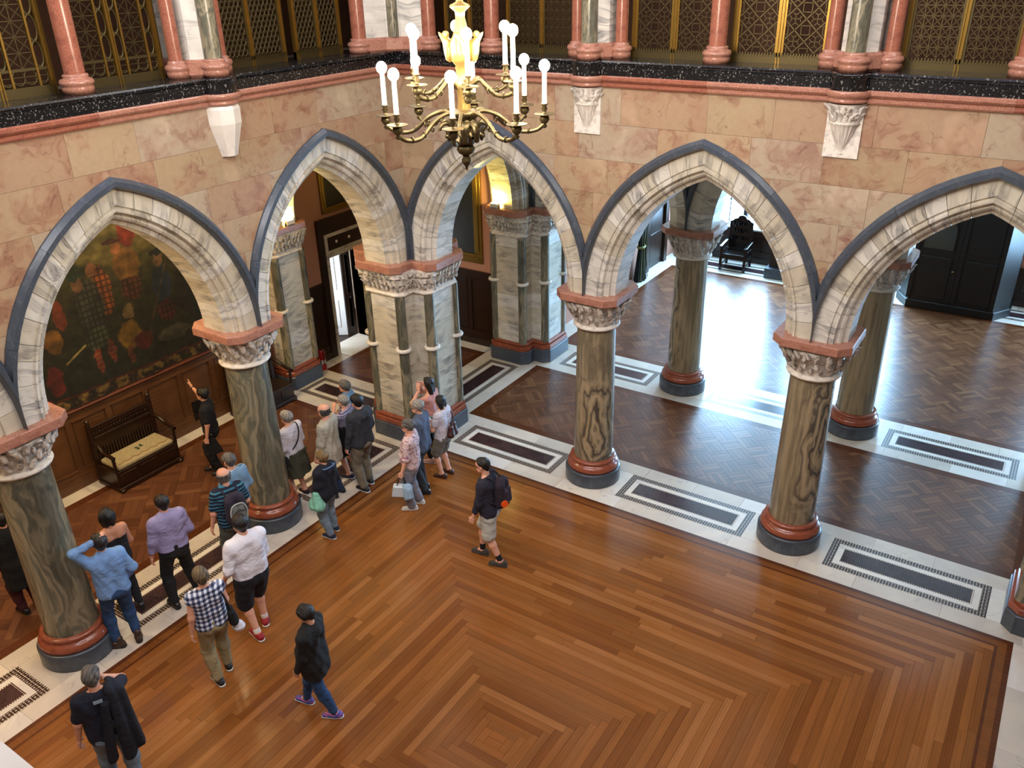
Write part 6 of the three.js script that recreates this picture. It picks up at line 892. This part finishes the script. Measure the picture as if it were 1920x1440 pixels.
{ const P = person({ label: 'person in a navy and white checked sleeveless top with khaki trousers', pos: [-3.45, 1.0], turn: -108 * D, h: 1.68, bust: 1, wide: 1.02, headPitch: -0.05, feet: { L: [0.10, 0, -0.10], R: [-0.10, 0, 0.10] }, hands: { L: [0.27, 0.82, 0.0], R: [-0.22, 0.95, 0.22] }, top: { name: 'checked_top', mat: checkMat, sleeve: 0.12, hem: 0.90, loose: 0.014 }, bottom: { name: 'trousers', mat: cloth(0x8a7a58), leg: 1.93, loose: 0.016 }, shoe: { mat: hex(0x151311), sole: matSole, label: 'black shoe with white sole' }, hair: { mat: hairM.ash, vol: 0.016, curly: 0 }, skin: skins[1] });
  const b = thing('shoulder_bag', 'black shoulder bag at the hip of the person in the checked top', 'bag', P.world([0, 0, 0]), P.turn), F = Field(0.03), u = P.up; F.add(u(-0.24, 0.98, 0.05), u(-0.25, 0.84, 0.02), 0.05, 0.06).add(u(-0.24, 0.98, -0.08), u(-0.25, 0.84, -0.08), 0.05, 0.06).folds(0.004, 1); soft(F, 0.012, cloth(0x0c0b0d), 'pouch', b); part('strap', tube([u(-0.23, 1.02, 0.05), u(-0.19, 1.3, 0.11), u(-0.13, 1.475, 0.0), u(-0.18, 1.3, -0.13), u(-0.23, 1.02, -0.08)], 0.012, 30, 6), cloth(0x0c0b0d), b);
  const cp = thing('baseball_hat', 'white baseball cap clipped to the black shoulder bag', 'cap', P.world(u(-0.30, 0.72, -0.06)), P.turn), G = Field(0.02); G.add([0, 0, 0], [0, 0.02, 0], 0.075, 0.06).cut(0, -1, 0, 0.05); soft(G, 0.009, cloth(0xcfccd6), 'crown', cp); const pk = cyl(0.075, 0.075, 0.008, 0, -0.05, 0.06, 20); pk.scale(0.9, 1, 1.1); part('peak', pk, cloth(0xcfccd6), cp); part('clip_strap', tube([[0, 0.07, 0], [0.02, 0.12, 0.02], [0.05, 0.14, 0.05]], 0.007, 8, 5), cloth(0x0c0b0d), cp);
}
{ person({ label: 'person in a white shirt, navy shorts and red shoes', pos: [-3.64, 0.20], turn: -100 * D, h: 1.87, wide: 1.12, belly: 0.035, headPitch: 0.05, feet: { L: [0.10, 0, -0.08], R: [-0.11, 0, 0.10] }, footYaw: { L: 0.0, R: -0.5 }, hands: { L: [0.28, 0.92, 0.12], R: [-0.17, 1.0, 0.24] }, top: { name: 'white_shirt', mat: cloth(0xd6d4de), sleeve: 1.25, hem: 0.95, loose: 0.022, collar: 1 }, bottom: { name: 'shorts', mat: cloth(0x10121c), leg: 0.98, loose: 0.024, flare: 0.04 }, sock: { h: 0.12, mat: cloth(0xd8d4d0) }, shoe: { mat: hex(0x8c1420, { roughness: 0.7 }), label: 'red shoe with white sole' }, hair: { mat: hairM.brown, vol: 0.012 }, skin: skins[1] }); }
{ person({ label: 'person in a light blue shirt and jeans with one hand on the head', pos: [-4.98, 1.29], turn: -103 * D, h: 1.75, wide: 1.03, headPitch: -0.12, feet: { L: [0.13, 0, 0.02], R: [-0.12, 0, -0.02] }, footYaw: { L: 0.9, R: -0.3 }, hands: { L: [0.075, 1.70, -0.02], R: [-0.22, 0.94, 0.10] }, pole: { L: [1, 0.05, 0], R: [-0.6, 0, -1] }, handDir: { L: [-0.7, 0.4, 0.1] }, palm: { L: [-0.3, -1, 0] }, curl: { L: 0.3 }, top: { name: 'blue_shirt', mat: cloth(0x6f93c4), sleeve: 1.88, hem: 0.86, loose: 0.012, collar: 1 }, bottom: { name: 'jeans', mat: jeans, leg: 1.88, loose: 0.006 }, shoe: { mat: hex(0x3a2618, { roughness: 0.5 }), sole: solDark, high: 0.14, label: 'brown ankle boot' }, hair: { mat: hairM.brown, vol: 0.013 }, skin: skins[1] }); }
{ person({ label: 'person with black curly hair and bare shoulders in front of the blue-shirted person', pos: [-5.52, 0.86], turn: -98 * D, h: 1.66, bust: 1, wide: 0.95, hands: { L: [0.2, 0.95, 0.2], R: [-0.2, 0.95, 0.2] }, top: { name: 'strap_top', mat: cloth(0x121118), sleeve: 0, hem: 0.9, neck: 1.28 }, bottom: { name: 'trousers', mat: cloth(0x17161c), leg: 1.93, loose: 0.004 }, shoe: shoeBlack, hair: { mat: hairM.black, style: 'bob', vol: 0.022, curly: 1 }, skin: skins[2] }); }
{ person({ label: 'person in a lilac shirt and black trousers standing astride the inlaid panel', pos: [-5.04, 0.34], turn: -104 * D, h: 1.75, wide: 1.06, belly: 0.015, feet: { L: [0.17, 0, -0.04], R: [-0.20, 0, 0.06] }, hands: { L: [0.30, 0.82, 0.05], R: [-0.24, 0.95, 0.16] }, top: { name: 'lilac_shirt', mat: cloth(0x8f87ae), sleeve: 1.9, hem: 0.95, loose: 0.016, collar: 1 }, bottom: { name: 'trousers', mat: cloth(0x0c0b0d), leg: 1.95, loose: 0.012 }, shoe: shoeBlack, hair: { mat: hairM.brown, vol: 0.012 }, skin: skins[1] }); }
{ const P = person({ label: 'balding person in a dark blue striped polo carrying a grey backpack', pos: [-4.85, -0.52], turn: -106 * D, h: 1.77, belly: 0.02, headPitch: 0.05, feet: { L: [0.11, 0, 0.03], R: [-0.11, 0, -0.03] }, hands: { L: [0.29, 0.84, 0.06], R: [-0.22, 0.98, 0.2] }, top: { name: 'striped_polo', mat: stripes([0.06, 0.09, 0.17], [0.22, 0.46, 0.56], 0.055, 0.62), sleeve: 0.7, hem: 0.84, loose: 0.016, collar: 1 }, bottom: { name: 'trousers', mat: cloth(0x51564f), leg: 1.93, loose: 0.016 }, shoe: { mat: hex(0x3c2a1c), sole: solDark }, hair: { mat: hairM.grey, style: 'fringe' }, skin: skins[1] });
  backpack('grey and white backpack with plum straps on the striped polo', P, [0, 1.24, -0.215], cloth(0x2b2434), cloth(0x6b6e6c), t => { part('white_piping', tube([[-0.10, -0.2, -0.10], [-0.115, -0.02, -0.105], [-0.07, 0.08, -0.10], [0.07, 0.08, -0.10], [0.115, -0.02, -0.105], [0.10, -0.2, -0.10]], 0.011, 34, 6), cloth(0xc8ccc8), t); part('pocket_zip', tube([[-0.07, -0.02, -0.128], [0, 0.0, -0.132], [0.07, -0.02, -0.128]], 0.005, 14, 5), cloth(0x151515), t); }); }
{ person({ label: 'grey haired person in a pale blue striped top behind the striped polo', pos: [-5.22, -0.92], turn: -92 * D, h: 1.68, feet: { L: [0.1, 0, 0], R: [-0.1, 0, 0] }, hands: { L: [0.2, 1.0, 0.2], R: [-0.2, 1.0, 0.2] }, top: { name: 'striped_top', mat: stripes([0.30, 0.45, 0.58], [0.55, 0.66, 0.74], 0.02), sleeve: 1.3, hem: 0.86, loose: 0.014 }, bottom: { name: 'trousers', mat: cloth(0x3c3d44), leg: 1.93, loose: 0.01 }, shoe: shoeBlack, hair: { mat: hairM.grey, vol: 0.012 }, skin: skins[1] }); }
{ // guide
  const P = person({ label: 'guide in black with a red lanyard raising an arm towards the tapestry', pos: [-7.32, -2.13], turn: -46 * D, h: 1.66, wide: 0.95, headYaw: -0.35, headPitch: -0.1, feet: { L: [0.08, 0, -0.06], R: [-0.09, 0, 0.10] }, hands: { L: [0.26, 0.82, 0.05], R: [-0.63, 1.53, 0.33] }, pole: { L: [0.4, -0.2, -1], R: [0.1, -1, -0.2] }, palm: { R: [-0.5, 0.3, 1] }, curl: { R: 0.05, L: 0.8 }, handDir: { R: [-0.75, 0.6, 0.35] }, top: { name: 'polo', mat: cloth(0x0c0b12), sleeve: 0.75, hem: 0.92, loose: 0.008, collar: 1 }, bottom: { name: 'trousers', mat: cloth(0x08080a), leg: 1.95, loose: 0.004 }, shoe: shoeBlack, hair: { mat: hairM.brown, vol: 0.016 }, lanyard: 0x8a1c30, skin: skins[0] });
  const wr = P.J.R.wr, wt = thing('wristband', 'black watch band on the raised arm of the guide', 'watch', P.world(P.J.R.wr), P.turn), tg = new THREE.TorusGeometry(0.031, 0.008, 6, 16); const e = V3(P.J.R.wr).sub(V3(P.J.R.el)).normalize(); tg.applyQuaternion(new THREE.Quaternion().setFromUnitVectors(new THREE.Vector3(0, 0, 1), e)); tg.translate(-e.x * 0.035, -e.y * 0.035, -e.z * 0.035); part('band', tg, M.iron, wt);
  const f = thing('folder', 'black folder hanging from the hand of the guide', 'folder', P.world(P.J.L.palm), P.turn); const g = rbox(0.018, 0.30, 0.22, 0.005, -0.005, -0.14, -0.04); g.rotateX(0.35); part('cover', g, cloth(0x08080a), f); const pg = rbox(0.012, 0.285, 0.2, 0.003, -0.005, -0.135, -0.035); pg.rotateX(0.35); part('pages', pg, hex(0x2a2a2c), f);
}
{ const P = person({ label: 'white haired person in a white top with an olive jacket tied round the waist', pos: [-5.54, -2.36], turn: -84 * D, h: 1.60, wide: 1.1, bust: 1, belly: 0.02, lean: 0.06, headPitch: -0.1, hands: { L: [0.17, 1.12, 0.25], R: [-0.15, 1.12, 0.25] }, top: { name: 'white_top', mat: cloth(0xc6c2cc), sleeve: 1.85, hem: 0.92, loose: 0.018 }, wrap: { mat: cloth(0x3b3a2c), hem: 0.52, top: 1.0, label: 'olive jacket tied round the waist' }, bottom: { name: 'shorts', mat: cloth(0x36352a), leg: 0.8, loose: 0.01 }, shoe: { mat: cloth(0x2c1a22), label: 'dark trainer with white sole' }, hair: { mat: hairM.white, vol: 0.02 }, skin: skins[1] });
  const u = P.up, b = thing('cross_body_bag', 'small dark bag on a strap across the white top', 'bag', P.world([0, 0, 0]), P.turn), F = Field(0.02); F.add(u(0.21, 0.92, 0.0), u(0.21, 0.80, 0.0), 0.045, 0.05).add(u(0.2, 0.92, 0.08), u(0.2, 0.80, 0.08), 0.045, 0.05); soft(F, 0.012, cloth(0x14121a), 'pouch', b); part('strap', tube([u(0.19, 0.97, -0.02), u(0.07, 1.2, -0.178), u(-0.05, 1.38, -0.16), u(-0.12, 1.49, -0.05), u(-0.1, 1.42, 0.09), u(0.1, 1.15, 0.19), u(0.2, 0.97, 0.09)], 0.011, 40, 6), cloth(0x14121a), b); }
{ person({ label: 'bald person in a long beige jacket beside the person in the grey hoodie', pos: [-5.06, -2.70], turn: -70 * D, h: 1.72, wide: 1.05, belly: 0.02, headYaw: -0.05, hands: { L: [0.26, 0.86, 0.12], R: [-0.26, 0.86, 0.12] }, top: { name: 'beige_jacket', mat: cloth(0xa8a294), sleeve: 1.92, hem: 0.70, loose: 0.026, long: 0.015, collar: 0 }, bottom: { name: 'jeans', mat: jeansDark, leg: 1.95, loose: 0.012 }, shoe: { mat: cloth(0x1c2030), sole: solDark }, hair: { mat: hairM.pepper, style: 'fringe' }, skin: skins[1] }); }
{ const P = person({ label: 'child with fair hair in a navy hooded jacket', pos: [-4.33, -1.87], turn: -88 * D, h: 1.50, headSize: 1.08, feet: { L: [0.11, 0, -0.05], R: [-0.12, 0, 0.06] }, hands: { L: [0.24, 0.86, 0.12], R: [-0.2, 0.95, 0.15] }, top: { name: 'navy_jacket', mat: cloth(0x0e1220), sleeve: 1.92, hem: 0.76, loose: 0.026, collar: 1, hood: 1 }, bottom: { name: 'trousers', mat: jeansPale, leg: 1.93, loose: 0.016 }, shoe: { mat: cloth(0x1c2438), label: 'navy trainer with white flash' }, hair: { mat: hairM.blond, vol: 0.012 }, skin: skins[1] });
  const u = P.up; const h = part('hood_lining', tube([u(0.10, 1.47, -0.06), u(0.12, 1.50, -0.14), u(0.0, 1.52, -0.19), u(-0.12, 1.50, -0.14), u(-0.10, 1.47, -0.06)], 0.012, 24, 6), cloth(0x5f86b8), P.t, 'pale blue hood lining');
  const b = thing('mint_bag', 'mint green drawstring bag hanging beside the child in the navy jacket', 'bag', P.world([0, 0, 0]), P.turn), F = Field(0.04); F.add(u(0.27, 1.02, 0.02), u(0.27, 0.80, -0.03), 0.035, 0.105).add(u(0.27, 1.02, 0.02), u(0.27, 0.80, 0.07), 0.035, 0.10).cut(0, -1, 0, -0.62).folds(0.006, 3, true); soft(F, 0.013, cloth(0x76b09a), 'sack', b); part('cord', tube([u(0.25, 1.0, 0.02), u(0.2, 1.25, 0.06), u(0.15, 1.46, 0.0)], 0.006, 14, 5), cloth(0xd0d8d4), b); }
{ person({ label: 'grey haired person with a blue collar at the rear of the crowd', pos: [-5.60, -3.72], turn: -66 * D, h: 1.55, hands: { L: [0.2, 1.0, 0.2], R: [-0.2, 1.0, 0.2] }, top: { name: 'blue_jacket', mat: cloth(0x5a7d9c), sleeve: 1.9, hem: 0.8, loose: 0.016, collar: 1 }, bottom: { name: 'trousers', mat: cloth(0x3a3a40), leg: 1.93, loose: 0.01 }, shoe: shoeBlack, hair: { mat: hairM.grey, vol: 0.022, curly: 1 }, skin: skins[0] }); }
{ const P = person({ label: 'white haired person in a striped T-shirt with a hand at the face', pos: [-5.22, -3.28], turn: -72 * D, h: 1.57, bust: 1, headPitch: -0.1, hands: { L: [0.10, 1.47, 0.17], R: [-0.18, 0.98, 0.2] }, pole: { L: [0.7, -1, -0.1], R: [-0.4, -0.2, -1] }, handDir: { L: [-0.3, 1, 0.1] }, top: { name: 'striped_tshirt', mat: stripes([0.62, 0.58, 0.66], [0.30, 0.29, 0.38], 0.035, 0.55), sleeve: 0.7, hem: 0.86, loose: 0.014 }, bottom: { name: 'shorts', mat: cloth(0x2a2a30), leg: 0.9, loose: 0.014 }, shoe: { mat: cloth(0x2a2438) }, hair: { mat: hairM.white, vol: 0.014 }, skin: skins[1] });
  const u = P.up, b = thing('draped_jacket', 'black jacket hanging over the arm of the person in the striped T-shirt', 'jacket', P.world([0, 0, 0]), P.turn), F = Field(0.03); F.add(u(0.2, 1.14, 0.05), u(0.22, 0.62, 0.04), 0.05, 0.055).add(u(0.2, 1.14, -0.05), u(0.22, 0.66, -0.06), 0.05, 0.055).folds(0.009, 6, true); soft(F, 0.014, cloth(0x0b0a0c), 'cloth', b); }
{ person({ label: 'young person in a dark grey hoodie and khaki trousers', pos: [-4.76, -3.14], turn: -96 * D, h: 1.76, headYaw: 0.1, feet: { L: [0.11, 0, -0.06], R: [-0.12, 0, 0.07] }, hands: { L: [0.27, 0.82, 0.08], R: [-0.24, 0.9, 0.14] }, top: { name: 'hoodie', mat: cloth(0x2a2c33), sleeve: 1.92, hem: 0.82, loose: 0.02, hood: 1, collar: 1 }, bottom: { name: 'khaki_trousers', mat: cloth(0x6c6150), leg: 1.93, loose: 0.018 }, shoe: { mat: hex(0x15171c), label: 'black shoe with white sole' }, hair: { mat: hairM.black, vol: 0.016 }, skin: skins[1] }); }
{ person({ label: 'dark haired person in a pink top holding both hands to the face', pos: [-4.30, -4.42], turn: -74 * D, h: 1.64, bust: 1, lean: 0.02, hands: { L: [0.07, 1.50, 0.20], R: [-0.07, 1.52, 0.20] }, pole: { L: [0.8, -1, 0.2], R: [-0.8, -1, 0.2] }, handDir: { L: [-0.2, 1, 0.15], R: [0.2, 1, 0.15] }, top: { name: 'pink_top', mat: cloth(0xb98078), sleeve: 0.25, hem: 0.95, loose: 0.006, neck: 1.44 }, wrap: { mat: cloth(0x4f7470), hem: 0.74, top: 1.06, label: 'teal jacket tied round the waist' }, bottom: { name: 'leggings', mat: cloth(0x0b0b0d), leg: 1.85, loose: -0.002 }, shoe: { mat: cloth(0xb08a80), label: 'pale pink shoe' }, hair: { mat: hairM.brown, style: 'long', vol: 0.012 }, skin: skins[1] }); }
{ const P = person({ label: 'dark haired person in a white T-shirt, grey shorts and sandals', pos: [-3.84, -4.13], turn: -82 * D, h: 1.55, bust: 1, headPitch: 0.1, hands: { L: [0.08, 1.12, 0.24], R: [-0.08, 1.12, 0.24] }, pole: { L: [1, -0.5, -0.6], R: [-1, -0.5, -0.6] }, top: { name: 'white_tshirt', mat: cloth(0xc2bcc6), sleeve: 0.6, hem: 0.86, loose: 0.012 }, bottom: { name: 'shorts', mat: cloth(0x6b665f), leg: 0.82, loose: 0.024, flare: 0.04 }, shoe: { mat: hex(0x38180f, { roughness: 0.5 }), sole: hex(0x4a2c1c), label: 'brown sandal' }, hair: { mat: hairM.brown, style: 'bob', vol: 0.012 }, skin: skins[1] });
  const u = P.up, b = thing('leather_bag', 'brown leather shoulder bag on the back of the person in the white T-shirt', 'bag', P.world([0, 0, 0]), P.turn), F = Field(0.04); F.add(u(-0.12, 1.14, -0.16), u(-0.10, 0.98, -0.18), 0.05, 0.075).add(u(0.0, 1.1, -0.17), u(0.02, 0.97, -0.18), 0.045, 0.07).folds(0.004, 2); soft(F, 0.012, hex(0x3a1a12, { roughness: 0.4 }), 'pouch', b); part('strap', tube([u(-0.13, 1.17, -0.16), u(-0.15, 1.36, -0.13), u(-0.14, 1.475, 0.0), u(-0.13, 1.36, 0.12), u(-0.17, 1.15, 0.02), u(-0.12, 1.08, -0.14)], 0.012, 36, 6), hex(0x3a1a12, { roughness: 0.4 }), b);
  const r = thing('leaflet', 'red leaflet held by the person in the white T-shirt', 'leaflet', P.world(lerp3(P.J.L.palm, P.J.R.palm, 0.5)), P.turn), g = rbox(0.16, 0.008, 0.12, 0.003, 0, 0, 0.03); g.rotateX(-0.8); part('cover', g, hex(0x8a1c28), r); const g2 = rbox(0.15, 0.006, 0.11, 0.002, 0, 0.007, 0.03); g2.rotateX(-0.8); part('pages', g2, hex(0xb8a8a8), r); }
{ person({ label: 'grey haired person in a blue-grey jacket behind the floral blouse', pos: [-3.86, -3.58], turn: -72 * D, h: 1.71, wide: 1.06, belly: 0.02, feet: { L: [0.1, 0, -0.04], R: [-0.1, 0, 0.05] }, hands: { L: [0.2, 0.98, 0.2], R: [-0.2, 0.98, 0.2] }, top: { name: 'blue_jacket', mat: cloth(0x4a5468), sleeve: 1.92, hem: 0.80, loose: 0.02, collar: 1 }, bottom: { name: 'trousers', mat: cloth(0x25272c), leg: 1.95, loose: 0.014 }, shoe: shoeBlack, hair: { mat: hairM.white, vol: 0.012 }, skin: skins[1] }); }
{ const P = person({ label: 'grey haired person in a floral blouse and grey trousers carrying a handbag', pos: [-3.70, -3.13], turn: -62 * D, h: 1.62, wide: 1.12, bust: 1, belly: 0.035, feet: { L: [0.1, 0, 0.04], R: [-0.1, 0, -0.05] }, hands: { L: [0.32, 0.80, 0.14], R: [-0.28, 0.82, 0.1] }, curl: { L: 0.95 }, top: { name: 'floral_blouse', mat: floralMat, sleeve: 0.95, hem: 0.80, loose: 0.02 }, bottom: { name: 'wide_trousers', mat: cloth(0x77747c), leg: 1.95, loose: 0.022, flare: 0.03 }, shoe: { mat: cloth(0xc2beb8) }, hair: { mat: hairM.grey, vol: 0.02, curly: 1 }, glasses: true, skin: skins[1] });
  const c = P.world(P.J.L.palm), b = thing('white_handbag', 'white handbag with dark handles hanging from the hand of the floral-bloused person', 'handbag', c, P.turn), bg = extrudePoly([[-0.17, -0.37], [0.17, -0.37], [0.13, -0.16], [-0.13, -0.16]], 0.07, 0.02); bg.translate(0, 0, -0.035); bg.rotateY(Math.PI / 2); bg.translate(0.01, 0, 0); part('body', bg, hex(0xb9c4cc, { roughness: 0.5 }), b); for (const s of [-1, 1]) part('handle', tube([[0.01 + s * 0.03, -0.17, -0.07], [0.01 + s * 0.012, -0.03, -0.035], [0.01, 0.005, 0], [0.01 + s * 0.012, -0.03, 0.035], [0.01 + s * 0.03, -0.17, 0.07]], 0.008, 24, 6), hex(0x15151a), b);
  const d = thing('blue_cardigan', 'pale blue cardigan draped over the white handbag', 'cardigan', c, P.turn), G = Field(0.03); G.add([0.04, -0.17, -0.14], [0.03, -0.16, -0.06], 0.04).add([0.075, -0.2, -0.14], [0.08, -0.34, -0.15], 0.035, 0.04).add([0.07, -0.2, -0.06], [0.08, -0.36, -0.07], 0.035, 0.04).folds(0.007, 7, true); soft(G, 0.011, cloth(0x8ea8c0), 'knit', d); }
{ person({ label: 'person in a long black coat and maroon trousers partly behind the green column', pos: [-6.72, 1.62], turn: -92 * D, h: 1.62, top: { name: 'black_coat', mat: cloth(0x0b0a0c), sleeve: 1.92, hem: 0.52, loose: 0.02, long: 0.02, collar: 1 }, bottom: { name: 'maroon_trousers', mat: cloth(0x3a0a12), leg: 1.95, loose: 0.012 }, shoe: shoeBlack, hair: { mat: hairM.brown, vol: 0.012 }, skin: skins[1] }); }

scene.traverse(o => { if (o.isMesh) { o.castShadow = true; o.receiveShadow = true; } });
renderer.render(scene, camera);
